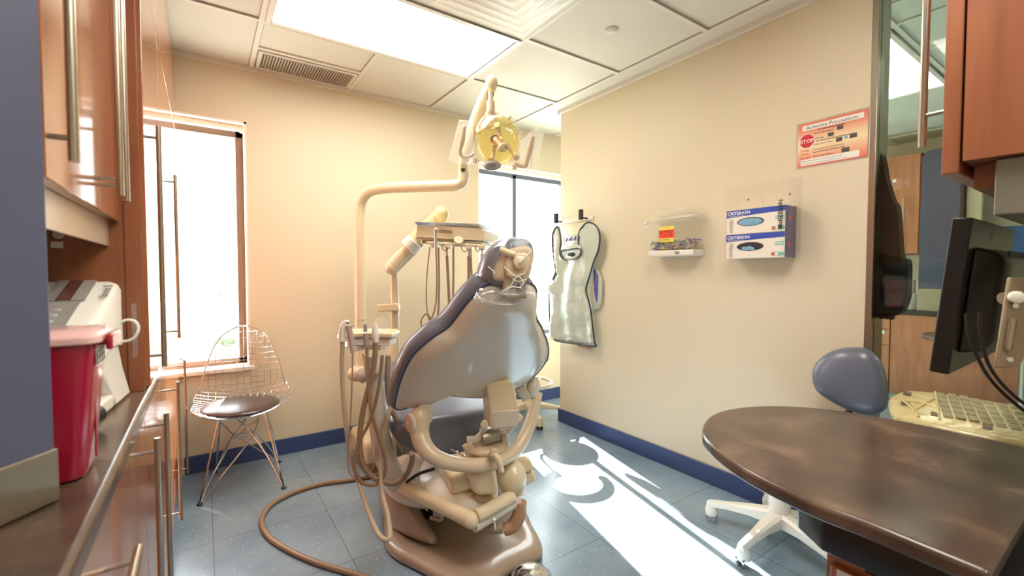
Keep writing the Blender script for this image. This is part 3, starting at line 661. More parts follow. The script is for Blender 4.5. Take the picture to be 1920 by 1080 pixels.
for _ in range(3): bmesh.ops.subdivide_edges(o_bm, edges=[e for e in o_bm.edges if e.calc_length() > .03 and not e.is_boundary], cuts=1, use_grid_fill=False); bmesh.ops.triangulate(o_bm, faces=o_bm.faces)
for v in o_bm.verts:
    if not v.is_boundary:
        y, z = v.co.y, v.co.z
        v.co.x += -.014 * math.sin(y * 26 + math.sin(z * 5) * 1.5) * min(1, max(0, (1.5 - z) * 3)) - .012 + .008 * noise.noise(v.co * 9)
    else: v.co.x += -.006 * math.sin(v.co.y * 26)
m.done('cloth', 'apron', t, solid=.006, ang=80)
m = MB(); m.tube([p + V((-.013, 0, 0)) for p in sp], .0058, 8, closed=True); m.done('binding', 'trim_dark', t)
col = [(2.285,2.644,1.336),(2.285,2.618,1.303),(2.285,2.557,1.281),(2.285,2.486,1.295),(2.285,2.435,1.325),(2.285,2.452,1.338),(2.285,2.546,1.349)]
m = MB(); m.rings([[V(p) for p in spline([(2.270,2.620,1.368),(2.270,2.565,1.382),(2.270,2.459,1.385),(2.270,2.414,1.367),(2.270,2.419,1.329),(2.270,2.470,1.303),(2.270,2.541,1.292),(2.270,2.601,1.310)], 3, True)], [V(p) for p in spline([(2.285,2.607,1.400),(2.285,2.564,1.410),(2.285,2.476,1.410),(2.285,2.430,1.400),(2.285,2.424,1.376),(2.285,2.464,1.362),(2.285,2.546,1.357),(2.285,2.607,1.376)], 3, True)]]); m.done('thyroid_collar', 'apron', t, ang=80)
m = MB(); m.tube([(2.266,2.616,1.367),(2.266,2.561,1.373),(2.266,2.455,1.377),(2.266,2.409,1.367),(2.266,2.415,1.328),(2.266,2.466,1.302),(2.266,2.536,1.292),(2.266,2.597,1.310)], .004, 8, smooth=4, closed=True); m.done('collar_binding', 'trim_dark', t)
m = MB(); m.ell((2.268,2.509,1.335), (.006, .045, .016)); m.done('collar_hollow', 'black', t)
m = MB(); m.rings([[V(p) for p in spline([(2.290,2.619,1.466),(2.290,2.564,1.483),(2.290,2.458,1.480),(2.290,2.424,1.462),(2.290,2.435,1.420),(2.290,2.516,1.400),(2.290,2.600,1.416)], 3, True)], [V(p) for p in spline([(2.320,2.653,1.470),(2.320,2.598,1.487),(2.320,2.491,1.483),(2.320,2.456,1.465),(2.320,2.467,1.422),(2.320,2.549,1.403),(2.320,2.634,1.419)], 3, True)]]); m.done('rolled_strap', 'apron', t, ang=80)
m = MB()
for u_ in (1062, 1070, 1078, 1085): pass
for a in [(2.285,2.576,1.451),(2.285,2.534,1.453),(2.285,2.487,1.454),(2.285,2.447,1.455)]: m.box(a, (.004, .012, .03), rot=Matrix.Rotation(.5, 3, 'X'))
m.done('strap_stripe', 'purple', t)
m = MB(); pl = [(2.325,2.338,1.250),(2.325,2.295,1.223),(2.325,2.252,1.158),(2.325,2.251,1.060),(2.325,2.261,0.976),(2.325,2.292,0.936),(2.325,2.329,0.934),(2.325,2.336,1.088)]; m.prism(pl, (.012, 0, 0)); m.done('back_strap', 'apron', t, bevel=.003)
for a in ([(2.322,2.324,1.223),(2.322,2.308,1.211),(2.322,2.306,1.012),(2.322,2.322,1.069)], [(2.322,2.297,1.196),(2.322,2.286,1.181),(2.322,2.290,1.005),(2.322,2.300,0.989)]): MB().prism(a, (-.002, 0, 0)).done('strap_stripe', 'purple', t)
t = thing('apron_hanger', 'white wall rail with two black hooks holding the lead apron', 'wall hook', (R - .03, 2.56, 1.56))
MB().bx(R - .012, R - .001, 2.36, 2.74, 1.585, 1.615).done('rail', 'white_pl', t, bevel=.004)
for y in (2.42, 2.70): MB().tube([(R - .01, y, 1.60), (R - .05, y, 1.60), (R - .075, y, 1.61), (R - .078, y, 1.645)], .006, 8, smooth=4).bx(R - .088, R - .06, y - .012, y + .012, 1.585, 1.66).done('hook', 'black', t, bevel=.004)
tag(MB().bx(R - .004, R - .001, 2.38, 2.52, .632, .65).done('wall_sticker', 'pink'), 'small faded sticker on the wall under the apron hem', 'sticker')

# ================================================================ operator stool on the right
def stool(name, label, cx, cy, rz, low=False):
    t = thing(name, label, 'stool', (cx, cy, 0), 'wheeled operator stools')
    wp = 'cream_pl' if low else 'white_pl'
    m = MB(); m.lathe([(.05, .085), (.052, .12), (.043, .14), (.040, .30), (.036, .32), (.001, .32)], (cx, cy, 0)); m.done('column', wp, t)
    MB().cyl((cx, cy, .30), (cx, cy, .47), .016).done('gas_lift', 'chrome', t)
    for k in range(5):
        a = rz + 2 * math.pi * k / 5; c, s_ = math.cos(a), math.sin(a); m = MB()
        rings = []
        for r_, w_, z0, z1 in ((.03, .034, .085, .15), (.12, .026, .09, .135), (.22, .02, .082, .113), (.29, .018, .07, .10), (.305, .014, .068, .092)):
            rings.append([(cx + c * r_ - s_ * q * w_, cy + s_ * r_ + c * q * w_, z) for q, z in ((-1, z0 + .005), (-.7, z0), (.7, z0), (1, z0 + .005), (1, z1 - .01), (.6, z1), (-.6, z1), (-1, z1 - .01))])
        m.rings(rings); lg = m.done('leg', wp, t)
        bx_, by_ = cx + c * .285, cy + s_ * .285
        m = MB(); m.lathe([(.001, 0), (.006, .0), (.026, .004), (.028, .03), (.02, .052), (.001, .052)], (bx_, by_, .028), seg=16, sy=1)
        cs = m.done('caster_hood', wp, lg); d = V((-s_, c, 0))
        for q in (-1, 1): MB().cyl(V((bx_, by_, .0255)) + d * q * .009, V((bx_, by_, .0255)) + d * q * .02, .0255, seg=20).done('wheel', 'chrome' if not low else 'black', lg, bevel=.003)
    m = MB(); m.lathe([(.001, .47), (.13, .47), (.175, .485), (.18, .51), (.165, .535), (.1, .545), (.001, .545)], (cx + (0 if low else .05), cy - (0 if low else .06), 0), seg=40); m.done('seat', 'vinyl', t)
    return t
s1 = stool('operator_stool', 'wheeled stool with blue padded back standing behind the round-ended desk', 2.08, .93, math.radians(106))
# padded back
bc = V((2.190,0.719,0.749)); m = MB(); ux = V((.62, -.78, 0)).normalized(); uz = V((0.05, .0, 1)).normalized(); un = ux.cross(uz)
ol = [(2.190,0.857,0.730),(2.190,0.854,0.783),(2.190,0.830,0.829),(2.190,0.785,0.868),(2.190,0.728,0.891),(2.190,0.670,0.895),(2.190,0.630,0.869),(2.190,0.605,0.816),(2.190,0.593,0.745),(2.190,0.593,0.678),(2.190,0.613,0.643),(2.190,0.659,0.625),(2.190,0.722,0.632),(2.190,0.790,0.656),(2.190,0.837,0.685)]
sp = spline(ol, 3, True)
def scl(f, dn): return [bc + (p - bc) * f + V((1, .15, 0)) * dn for p in sp]
m.rings([scl(.3, -.048), scl(.7, -.043), scl(.9, -.03), scl(.98, -.012), scl(1, .006), scl(.96, .022), scl(.8, .034), scl(.3, .04)]); m.done('backrest', 'vinyl', s1, ang=80)
m = MB(); m.tube([bc + V((.05, 0, -.02)), bc + V((.07, .02, -.14)), (2.2, .86, .5), (2.1, .92, .455)], .012, 10, smooth=5); m.done('back_post', 'black', s1)
s2 = stool('assistant_stool', 'second wheeled stool half hidden between the treatment chair and wall corner', 2.17, 2.93, math.radians(-35), True)
m = MB(); m.tube([(2.17 + .2 * math.cos(a), 2.93 + .2 * math.sin(a), .30) for a in [k * .2618 for k in range(24)]], .012, 10, closed=True)
for k in range(4): m.cyl((2.17, 2.93, .2), (2.17 + .19 * math.cos(k * 1.57 + .3), 2.93 + .19 * math.sin(k * 1.57 + .3), .30), .008)
m.done('foot_ring', 'white_pl', s2)
m = MB(); m.tube([(2.0 + .17 * math.cos(a), 2.96 + .17 * math.sin(a), .78) for a in [1.6 + k * .3 for k in range(16)]], .028, 12); m.done('arm_pad', 'vinyl', s2)
MB().tube([(2.17, 2.93, .5), (2.0, 3.08, .56), (1.97, 3.1, .76)], .01, 8, smooth=4).done('arm_post', 'chrome', s2)

# ================================================================ desk
t = thing('desk', 'dark brown stone-look desk with rounded end on the right', 'desk', (1.4, .4, .70))
dp = spline([(1.0, .30, 0), (1.003, .40, 0), (1.04, .545, 0), (1.11, .672, 0), (1.20, .755, 0), (1.33, .812, 0), (1.45, .818, 0), (1.58, .775, 0), (1.69, .685, 0), (1.755, .565, 0), (1.782, .43, 0), (1.785, .30, 0)], 6)
poly = [(p.x, p.y, .705) for p in dp] + [(1.785, .135, .705), (.985, .135, .705)]
MB().prism(poly, (0, 0, .035)).done('tabletop', 'top', t, bevel=.010, bseg=4)
MB().cyl((1.62, .3, 0), (1.62, .3, .705), .03).lathe([(.1, 0), (.1, .01), (.03, .03), (.001, .03)], (1.62, .3, 0)).done('support_post', 'steel', t)
t = thing('side_cabinet', 'cherry wood cabinet with thick black top tucked under the desk', 'cabinet', (1.3, .13, 0))
MB().prism([(1.10, -.118, .592), (1.10, .405, .592), (1.15, .475, .592), (1.50, .475, .592), (1.50, -.118, .592)], (0, 0, .07)).done('top', 'black_lam', t, bevel=.006)
MB().bx(1.145, 1.48, -.118, .41, .0, .590).done('body', 'wood', t)
MB().bx(1.128, 1.144, -.11, .397, .33, .555).done('drawer', 'wood', t, bevel=.002); MB().bx(1.128, 1.144, -.11, .397, .06, .325).done('drawer', 'wood', t, bevel=.002)
MB().bx(1.1437, 1.1445, .2, .34, .565, .571).done('slot', 'black', t); MB().bx(1.1437, 1.1447, .355, .362, .575, .59).done('lock', 'black', t)
MB().bx(1.1268, 1.128, .30, .385, .505, .553).done('drawer_label', 'paper', t)
text('DISPOSABLES', 'lettering', 'grey_ink', t, (1.1264, .345, .537), XD, ZD, .009, .0002, 'CENTER'); text('IMPRESSIONS', 'lettering', 'grey_ink', t, (1.1264, .345, .522), XD, ZD, .009, .0002, 'CENTER')
# ---- keyboard under plastic
t = thing('keyboard', 'yellowish film-covered ergonomic keyboard on a tray behind the desk', 'keyboard', (1.98, .27, .70))
K0 = V((1.82, .475, .728)); KU = V((.055, -1, 0)).normalized(); KV = V((.33, .10, .05)).normalized(); KN = KV.cross(KU) * -1
if KN.z < 0: KN = -KN
def kp(a, b, c=0): return K0 + KU * a + KV * b + KN * c
ol = spline([kp(0, .02), kp(.02, 0), kp(.2, -.02), kp(.5, -.01), kp(.52, .1), kp(.5, .25), kp(.4, .285), kp(.2, .30), kp(.06, .28), kp(.0, .2), kp(-.012, .1)], 4, True)
kc = kp(.25, .14)
m = MB(); m.rings([[kc + (p - kc) * f + KN * d for p in ol] for f, d in ((.97, -.018), (1, -.01), (1, .002), (.97, .010), (.9, .014), (.5, .02), (.1, .02))]); m.done('body', 'keyb', t, ang=70)
m = MB()
for i in range(5):
    for j in range(14):
        a = .12 + j * .028; b = .055 + i * .043; h = .018 + .004 * math.sin(j * 1.1)
        q = [kp(a, b, h), kp(a + .022, b, h), kp(a + .022, b + .034, h), kp(a, b + .034, h)]; m.prism(q, KN * .007)
m.done('key', 'key', t, bevel=.002)['kind'] = 'stuff'
for a, b in ((.03, .2), (.02, .10), (.09, .05), (.2, .025)): MB().prism([kp(a, b, .0172), kp(a + .02, b, .0172), kp(a + .025, b + .03, .0172), kp(a + .004, b + .032, .0172)], KN * .002).done('dark_pad', mat('dark_pad', (104, 86, 76), .5), t)
m = MB()
for q in ((.05, .06, .14, .26), (.03, .15, .13, .11), (.06, .02, .02, .16), (.11, .03, .12, .28)): m.tube([kp(q[0], q[1], .016), kp((q[0] + q[2]) / 2, (q[1] + q[3]) / 2 + .01, .021), kp(q[2], q[3], .017)], .004, 8, smooth=5)
m.done('film_crease', 'keyb', t)
tag(MB().bx(1.84, 2.12, -.1, .45, .675, .690).done('keyboard_tray', 'black_lam', bevel=.003), 'black pull-out tray carrying the film-covered keyboard', 'tray')
tag(MB().bx(1.7, 1.82, -.05, .4, .66, .675).done('tray_bracket', 'black'), 'black bracket joining the keyboard tray to the desk', 'bracket')

# ---- wall cabinet over the desk
t = thing('overhead_cabinet', 'cherry wood overhead cabinet at the right edge with steel light box', 'cabinet', (1.6, .1, 1.41))
MB().bx(1.25, 2.1, -.118, .232, 1.422, 2.25).done('body', 'wood_side', t)
MB().bx(1.247, 2.1, .236, .262, 1.40, 2.25).done('door', 'wood_side', t, bevel=.002)
MB().bx(1.31, 2.05, .195, .225, 1.372, 1.421).done('valance', 'wood_side', t)
MB().bx(1.275, 2.08, -.1, .190, 1.312, 1.420).done('light_box', mat('dull_steel', (142, 140, 126), .35, .6), t, bevel=.002)
bar = MB(); bar.cyl((1.285, .302, 1.47), (1.285, .302, 2.2), .0075, seg=16)
for z in (1.537, 2.12): bar.cyl((1.285, .26, z), (1.285, .302, z), .0045)
bar.done('handle', 'steel', t)

# ---- monitor on its arm
t = thing('monitor', 'black flat computer monitor seen from behind, hung under the overhead cabinet', 'monitor', (1.6, .26, .97))
MX0 = 1.378; tz = V((0, -.085, 1)).normalized()
def mp(x, y, z): return V((MX0 + x, .30, .972)) + V((0, 1, .085)).normalized() * y + tz * z
def mbox(x0, x1, y0, y1, z0, z1, name, m_, bev=.003, par=None):
    return MB().rings([[mp(x0, y0, z), mp(x1, y0, z), mp(x1, y1, z), mp(x0, y1, z)] for z in (z0, z1)]).done(name, m_, par or t, bevel=bev)
mbox(0, .50, -.034, 0, 0, .352, 'casing', 'black', .004); mbox(.012, .488, 0, .0015, .014, .338, 'screen', mat('dark_screen', (14, 15, 18), .1), 0)
m = MB(); m.rings([[mp(x0, y, z0), mp(x1, y, z0), mp(x1, y, z1), mp(x0, y, z1)] for x0, x1, z0, z1, y in ((.05, .45, .045, .29, -.034), (.07, .43, .055, .28, -.07), (.09, .41, .07, .265, -.082))]); m.done('rear_housing', 'black', t, bevel=.006)
m = MB()
for k in range(16): z = .255 - k * 0; m.rings([[mp(.15 + k * .014, -.074, .270), mp(.158 + k * .014, -.074, .270), mp(.158 + k * .014, -.078, .270), mp(.15 + k * .014, -.078, .270)], [mp(.15 + k * .014, -.074, .285), mp(.158 + k * .014, -.074, .285), mp(.158 + k * .014, -.078, .285), mp(.15 + k * .014, -.078, .285)]])
m.done('vent_slot', 'ink', t)
text('hp', 'lettering', mat('grey_mark', (96, 84, 80), .5) and 'grey_ink', t, mp(.20, -.0352, .315), (1, 0, 0), tz, .026)
mbox(.06, .085, -.0352, -.034, .06, .10, 'rating_label', 'grey_ink', 0)
mbox(.20, .30, -.10, -.083, .10, .21, 'mount_plate', 'steel', .002); 
t2 = thing('wall_bracket', 'beige steel monitor bracket with slot and round knob at the right edge', 'bracket', (1.63, .14, 1.0))
q = [(1.279,0.179,1.013),(1.314,0.156,1.013),(1.324,0.149,1.025),(1.348,0.137,1.149),(1.353,0.136,1.188),(1.304,0.169,1.191)]
MB().prism(q, (.004, .006, 0)).done('plate', mat('beige_steel', (160, 144, 122), .35, .5), t2, bevel=.004)
MB().tube([(1.303,0.163,1.109),(1.299,0.165,1.084),(1.294,0.167,1.050)], .0065, 10).done('slot', 'steel', t2)
MB().lathe([(.012, 0), (.012, .008), (.009, .01), (0, .01)], (1.306,0.162,1.152), (-.8, -.6, 0), 10).done('knob', 'white_pl', t2)
for p_ in [(1.298,0.165,1.030),(1.308,0.162,1.135)]: MB().lathe([(.006, 0), (.005, .003), (0, .003)], p_, (-.8, -.6, 0), 12).done('bolt', 'chrome', t2)
MB().tube([(1.379,0.141,1.164),(1.394,0.133,1.212),(1.395,0.136,1.297)], .02, 10).done('drop_tube', 'steel', t2)
MB().tube([(1.322,0.180,1.148), (1.366,0.150,1.152)], .012, 10).done('swivel', 'steel', t2)
m = MB(); m.tube([(1.261,0.221,1.118),(1.266,0.216,1.073),(1.277,0.206,1.032),(1.297,0.190,0.987),(1.331,0.165,0.944),(1.387,0.124,0.891)], .0032, 8, smooth=6); tag(m.done('monitor_cable', 'black'), 'black cable dropping from the monitor back, left of the pair', 'cable')
m = MB(); m.tube([(1.270,0.203,1.122),(1.269,0.201,1.079),(1.280,0.191,1.021),(1.304,0.173,0.977),(1.342,0.145,0.936),(1.394,0.108,0.894)], .0032, 8, smooth=6); tag(m.done('monitor_cable', 'black'), 'black cable dropping from the monitor back, right of the pair', 'cable')

# ================================================================ next bay, behind the glass
NX = 5.14
def nbase(y0, y1, lab, drawers):
    t = thing('base_cabinet', lab, 'cabinet', (NX + .3, (y0 + y1) / 2, 0), 'base cabinets of the next bay')
    MB().bx(NX + .022, XR - .002, y0 + .001, y1 - .001, .1, .83).done('body', 'wood_far', t); MB().bx(NX + .03, XR - .002, y0 + .001, y1 - .001, 0, .1).done('toe_kick', mat('pale_toe', (176, 184, 180), .6), t)
    z = .828
    for h in drawers:
        d = MB().bx(NX, NX + .02, y0 + .003, y1 - .003, z - h, z - .004).done('drawer' if h < .3 else 'door', 'wood_far', t, bevel=.001)
        if h < .3: MB().bx(NX - .02, NX - .008, (y0 + y1) / 2, y1 - .06, z - .075, z - .065).done('handle', 'steel', d); MB().bx(NX - .002, NX, y0 + .04, y0 + .17, z - .05, z - .022).done('drawer_label', 'paper', d)
        z -= h
nbase(1.39, 1.95, 'wood drawer cabinet of the next bay behind the hanging coat', (.14, .15, .43)); nbase(.60, 1.387, 'wide wood base cabinet of the next bay below the blue column', (.72,))
nbase(-.35, .35, 'wood base cabinet of the next bay seen under the monitor', (.14, .58))
tag(MB().bx(NX - .02, XR - .002, .55, 1.96, .832, .868).done('countertop', 'black_lam', bevel=.004), 'dark worktop of the next bay behind the glass', 'worktop')
tag(MB().bx(NX - .02, XR - .002, -.4, .36, .832, .868).done('countertop', 'black_lam', bevel=.004), 'dark worktop seen beyond the monitor bracket', 'worktop')
t = thing('wall_cabinet', 'wood wall cabinet with pink decals in the next bay', 'cabinet', (5.4, 1.6, 1.37))
MB().bx(5.2, XR - .002, 1.22, 1.95, 1.37, 2.25).done('body', 'wood_far', t); MB().bx(5.18, 5.198, 1.225, 1.95, 1.372, 2.245).done('door', 'wood_far', t)
MB().bx(5.15, 5.162, 1.32, 1.332, 1.40, 1.86).done('handle', 'steel', t)
for y, z, lab in ((1.42, 2.0, 'pink fish decal on the far wood cabinet, upper one'), (1.42, 1.72, 'pink fish decal on the far wood cabinet, lower one')):
    f = thing('fish_decal', lab, 'decal', (5.178, y, z - .07), 'pink decals on the far cabinet')
    MB().prism([(5.179, y + .09 * math.cos(a) * (1 + .12 * math.cos(3 * a)), z + .06 * math.sin(a)) for a in [k * .3142 for k in range(20)]], (-.001, 0, 0)).done('fish_body', 'pink', f)
    MB().prism([(5.179, y - .08, z), (5.179, y - .125, z + .045), (5.179, y - .125, z - .045)], (-.001, 0, 0)).done('tail', 'pink', f)
    for q in (-.02, .03): MB().lathe([(.014, 0), (.014, .001), (0, .001)], (5.1775, y + q, z + .03), (-1, 0, 0), 12).done('eye', 'paper', f)
t = thing('blue_column', 'round-topped slate blue column with steel foot in the next bay', 'column', (5.3, 1.08, .87))
MB().prism([(5.16, .96 + a, z) for a, z in ((0, 1.06), (0, 2.20), (.02, 2.235), (.06, 2.25), (.19, 2.25), (.23, 2.235), (.25, 2.20), (.25, 1.06))], (.3, 0, 0)).done('board', 'blue_dark', t, bevel=.004)
MB().bx(5.155, 5.46, .955, 1.215, .869, 1.06).done('kick_plate', mat('brushed_beige_far', (150, 138, 118), .35, .5), t)
tag(MB().bx(5.3, 5.36, .86, .95, .87, 2.2).done('pale_post', 'cream_pl', bevel=.004), 'slim pale post beside the blue column', 'post')
tag(MB().bx(XR - .012, XR - .002, .2, .80, 1.16, 1.60).done('blue_picture', 'artblue'), 'blue picture on the far wall behind the monitor', 'picture')
t = thing('white_jar', 'small pale tub on the far worktop', 'tub', (5.3, 1.3, .87)); MB().lathe([(.001, 0), (.07, 0), (.08, .14), (.001, .14)], (5.3, 1.31, .869)).done('body', 'white_pl', t); MB().lathe([(.05, 0), (.05, .12), (.001, .12)], (5.3, 1.31, 1.011)).done('lid', 'cream_pl', t)
t = thing('far_desk', 'rounded dark desk end reflecting light in the next bay', 'desk', (4.5, .7, 0))
MB().prism([(4.5 + .38 * math.cos(a), .62 + .40 * math.sin(a), .715) for a in [k * math.pi / 20 for k in range(21)]] + [(4.12, -.2, .715), (4.88, -.2, .715)], (0, 0, .03)).done('tabletop', 'top', t, bevel=.008); MB().cyl((4.5, .5, 0), (4.5, .5, .714), .03).done('support_post', 'steel', t)
tag(MB().bx(4.9, 5.02, .42, .5, 0, 1.35).done('door_jamb', 'wood_far'), 'narrow wooden jamb under the monitor, beyond the glass', 'jamb')
m = MB()
for k in range(4): m.bx(5.16, 5.5, -.2, .33, .869 + k * .062, .869 + k * .062 + .055, k % 2)
tag(m.done('tray_stack', ['white_pl', 'steel'], bevel=.004), 'stack of pale trays on the far worktop behind the monitor', 'trays')
# dark coat hanging on the other side of the glass
t = thing('hanging_coat', 'dark garment with a crimson panel hanging behind the glass partition', 'garment', (R + .1, .66, 1.0))
def strip(y0a, y0b, y1a, y1b, z0, z1, name, m_, x=R + .05, d=.07):
    n = 6; r0 = [(x, y0a, z0), (x, y1a, z0), (x + d, y1a, z0), (x + d, y0a, z0)]; r1 = [(x, y0b, z1), (x, y1b, z1), (x + d, y1b, z1), (x + d, y0b, z1)]
    MB().rings([r0, r1]).done(name, m_, t, bevel=.012)
X_ = 2.404
MB().prism(spline([(2.404,0.705,1.684),(2.404,0.690,1.669),(2.404,0.681,1.611),(2.404,0.657,1.513),(2.404,0.642,1.482),(2.404,0.634,1.421),(2.404,0.628,1.336),(2.404,0.620,1.265),(2.404,0.604,1.251),(2.404,0.710,1.249)], 3, True), (.06, 0, 0)).done('upper_body', 'coat_brown', t, bevel=.008)
MB().prism(spline([(2.404,0.710,1.276),(2.404,0.620,1.260),(2.404,0.600,1.242),(2.404,0.598,1.136),(2.404,0.599,1.092),(2.404,0.615,1.037),(2.404,0.640,1.017),(2.404,0.705,1.017)], 3, True), (.07, 0, 0)).done('lower_body', 'coat_black', t, bevel=.008)
MB().prism([(2.404,0.682,1.166),(2.404,0.600,1.167),(2.404,0.604,1.091),(2.404,0.618,1.053),(2.404,0.664,1.047)], (-.004, 0, 0)).done('crimson_panel', 'coat_red', t, bevel=.002)
MB().prism([(2.404,0.697,1.022),(2.404,0.639,1.031),(2.404,0.645,0.999),(2.404,0.686,1.002)], (.03, 0, 0)).done('hem_tab', 'coat_black', t)
MB().tube([(2.43, .70, 1.66), (2.43, .70, 1.70), (2.40, .70, 1.72), (2.378, .71, 1.72)], .004, 8, smooth=3).done('hanging_loop', 'steel', t)

# ================================================================ dental chair
CU = V((.990, -.139, 0)).normalized(); CFW = V((.139, .990, 0)).normalized(); CO = V((.86, 1.61, 0)) + CU * .05
def cf(a, b, z): return CO + CU * a + CFW * b + V((0, 0, z))
ch = thing('dental_chair', 'reclined blue-grey dental chair with pale moulded back in the middle of the room', 'dental chair', (.97, 1.95, 0))
# floor base
bp_ = spline([(0.640,1.915,0.030),(0.625,1.859,0.030),(0.639,1.761,0.030),(0.679,1.660,0.030),(0.715,1.562,0.030),(0.751,1.476,0.030),(0.806,1.411,0.030),(0.881,1.401,0.030),(0.956,1.422,0.030),(1.046,1.422,0.030),(1.124,1.427,0.030),(1.159,1.454,0.030),(1.192,1.514,0.030),(1.225,1.612,0.030),(1.272,1.724,0.030)] + [(1.33, 1.98, .03), (1.34, 2.2, .03), (1.28, 2.45, .03), (1.1, 2.55, .03), (.9, 2.5, .03), (.78, 2.35, .03), (.73, 2.2, .03), (.69, 2.08, .03)], 4, True)
bp_ = [V((p.x, p.y, 0)) for p in bp_]
bc_ = V((1.0, 1.92, 0))
def bs(f, z): return [bc_ + (p - bc_) * f + V((0, 0, z)) for p in bp_]
MB().rings([bs(.985, .004), bs(1.0, .012), bs(1.0, .03), bs(.985, .042), bs(.95, .05), bs(.86, .052), bs(.80, .048), bs(.76, .038), bs(.4, .034)]).done('base_plate', 'taupe', ch, ang=60)
# sweeping left flank and column
def q4(a, b, c, d): return [V(a), V(b), V(c), V(d)]
m = MB()
sec_ = [[(.655, 1.975, .03), (.70, 1.82, .04), (.79, 1.62, .045), (.83, 1.66, .045), (.83, 1.85, .045), (.80, 2.35, .045), (.70, 2.25, .04)],
        [(.652, 1.965, .08), (.69, 1.845, .08), (.76, 1.70, .075), (.80, 1.74, .08), (.81, 1.90, .08), (.80, 2.32, .09), (.69, 2.22, .09)],
        [(.648, 1.94, .15), (.68, 1.865, .15), (.725, 1.79, .14), (.77, 1.84, .15), (.79, 1.95, .15), (.79, 2.30, .16), (.68, 2.2, .16)],
        [(.650, 1.92, .225), (.675, 1.88, .225), (.705, 1.86, .22), (.75, 1.90, .225), (.77, 2.0, .225), (.77, 2.28, .23), (.68, 2.18, .23)]]
m.rings([[V(p) for p in s_] for s_ in sec_]); m.done('base_flank', 'taupe', ch, ang=70, sub=1)
MB().rings([[V(cf(a, b, z)) for a, b in ((-.17, .30), (.25, .30), (.27, .75), (-.15, .78))] for z in (.045, .26)]).done('recess_shade_pedestal', 'black', ch, bevel=.01)  # solid black stands in for the shaded recess under the covers
MB().prism([(0.710,1.818,0.295),(0.728,1.804,0.238),(0.779,1.765,0.164),(0.786,1.763,0.226),(0.757,1.785,0.272),(0.731,1.804,0.307)], CFW * .04).done('side_plate', 'shell', ch, bevel=.006)
m = MB(); m.box((0.815,1.740,0.158), (.03, .04, .05), .3); m.cyl((0.772,1.733,0.162), (0.809,1.707,0.151), .008); m.cyl((0.818,1.703,0.196), (0.845,1.683,0.167), .010); m.done('hinge_works', 'steel', ch, bevel=.003)
# lift covers
def dome(c, r, name, m_, rot=None, bev=0): return MB().ell(c, r, rot, 32, 16).done(name, m_, ch)
dome((0.843,1.955,0.229), (.19, .25, .085), 'lower_cover', 'shell')
dome((0.915,1.784,0.251), (.165, .26, .10), 'lift_cover', 'white_pl')
m = MB(); m.tube([(0.698,1.837,0.265),(0.714,1.828,0.295),(0.752,1.803,0.328),(0.810,1.764,0.351)], .007, 8, smooth=4); m.done('gap_seal', 'black', ch)
def blk(px, name, m_, d=.10, bev=.012): return MB().prism(px, CFW * d + CU * 0).done(name, m_, ch, bevel=bev, bseg=5)
blk(spline([(0.800,1.602,0.380),(0.831,1.581,0.393),(0.859,1.562,0.401),(0.866,1.557,0.384),(0.877,1.547,0.326),(0.843,1.569,0.316),(0.809,1.592,0.303)], 1, True), 'hinge_cover', 'cream_pl', .18, .016)
blk([(0.823,1.600,0.289),(0.884,1.559,0.315),(0.890,1.553,0.258),(0.838,1.588,0.237)], 'hinge_skirt', 'cream_pl', .16)
blk([(0.836,1.530,0.419),(0.881,1.499,0.432),(0.933,1.464,0.440),(0.940,1.458,0.402),(0.945,1.451,0.323),(0.883,1.494,0.318),(0.859,1.510,0.327),(0.853,1.517,0.375)], 'centre_cover', 'cream_pl', .20, .022)
blk([(0.878,1.545,0.303),(0.961,1.487,0.301),(0.952,1.493,0.271),(0.886,1.537,0.264)], 'centre_skirt', 'beige_pl', .14)
dome((1.046,1.528,0.346), (.062, .08, .075), 'round_cover', 'cream_pl')
blk([(1.092,1.559,0.399),(1.138,1.528,0.405),(1.152,1.517,0.385),(1.163,1.508,0.348),(1.129,1.531,0.332),(1.095,1.555,0.334)], 'side_cover', 'cream_pl', .16, .014)
blk([(1.133,1.540,0.325),(1.169,1.516,0.341),(1.174,1.511,0.298),(1.132,1.539,0.272)], 'side_skirt', 'cream_pl', .14)
# yoke
yk = [(0.684,1.619,0.631),(0.678,1.610,0.580),(0.684,1.579,0.535),(0.716,1.543,0.498),(0.781,1.521,0.467),(0.868,1.497,0.448),(0.964,1.491,0.444),(1.063,1.509,0.464),(1.132,1.525,0.526),(1.175,1.535,0.604),(1.202,1.544,0.675)]
MB().tube(yk, [.038, .036, .034, .030, .028, .028, .028, .028, .027, .025, .022], 16, smooth=8).done('yoke', 'beige_pl', ch, ang=80)
MB().ell((0.683,1.621,0.639), (.042, .038, .042)).done('pivot_housing', 'beige_pl', ch)
yd = V((0.655,1.617,0.624)) - CU * .010
MB().lathe([(.001, -.004), (.037, -.004), (.037, .006), (.034, .009), (.001, .010)], yd, -CU + CFW * -.25, 28).done('pivot_cap', 'shell', ch)
MB().lathe([(.010, 0), (.008, .002), (.001, .003)], yd + V((-.0115, -.001, 0)), -CU + CFW * -.25, 12).done('cap_emblem', 'beige_pl', ch)
MB().prism([(0.691,1.618,0.722),(0.701,1.611,0.701),(0.705,1.605,0.643),(0.699,1.608,0.612),(0.679,1.622,0.608),(0.674,1.627,0.653),(0.680,1.625,0.701)], CU * .03).done('back_strap', 'shell', ch, bevel=.007)
MB().ell((1.179,1.548,0.694), (.032, .03, .048), Matrix.Rotation(.35, 3, 'Y')).done('pivot_housing', 'shell', ch)
MB().prism([(1.096,1.557,0.697),(1.128,1.535,0.718),(1.150,1.518,0.659),(1.127,1.533,0.649),(1.109,1.547,0.665)], CFW * .03).done('back_strap', 'shell', ch, bevel=.006)
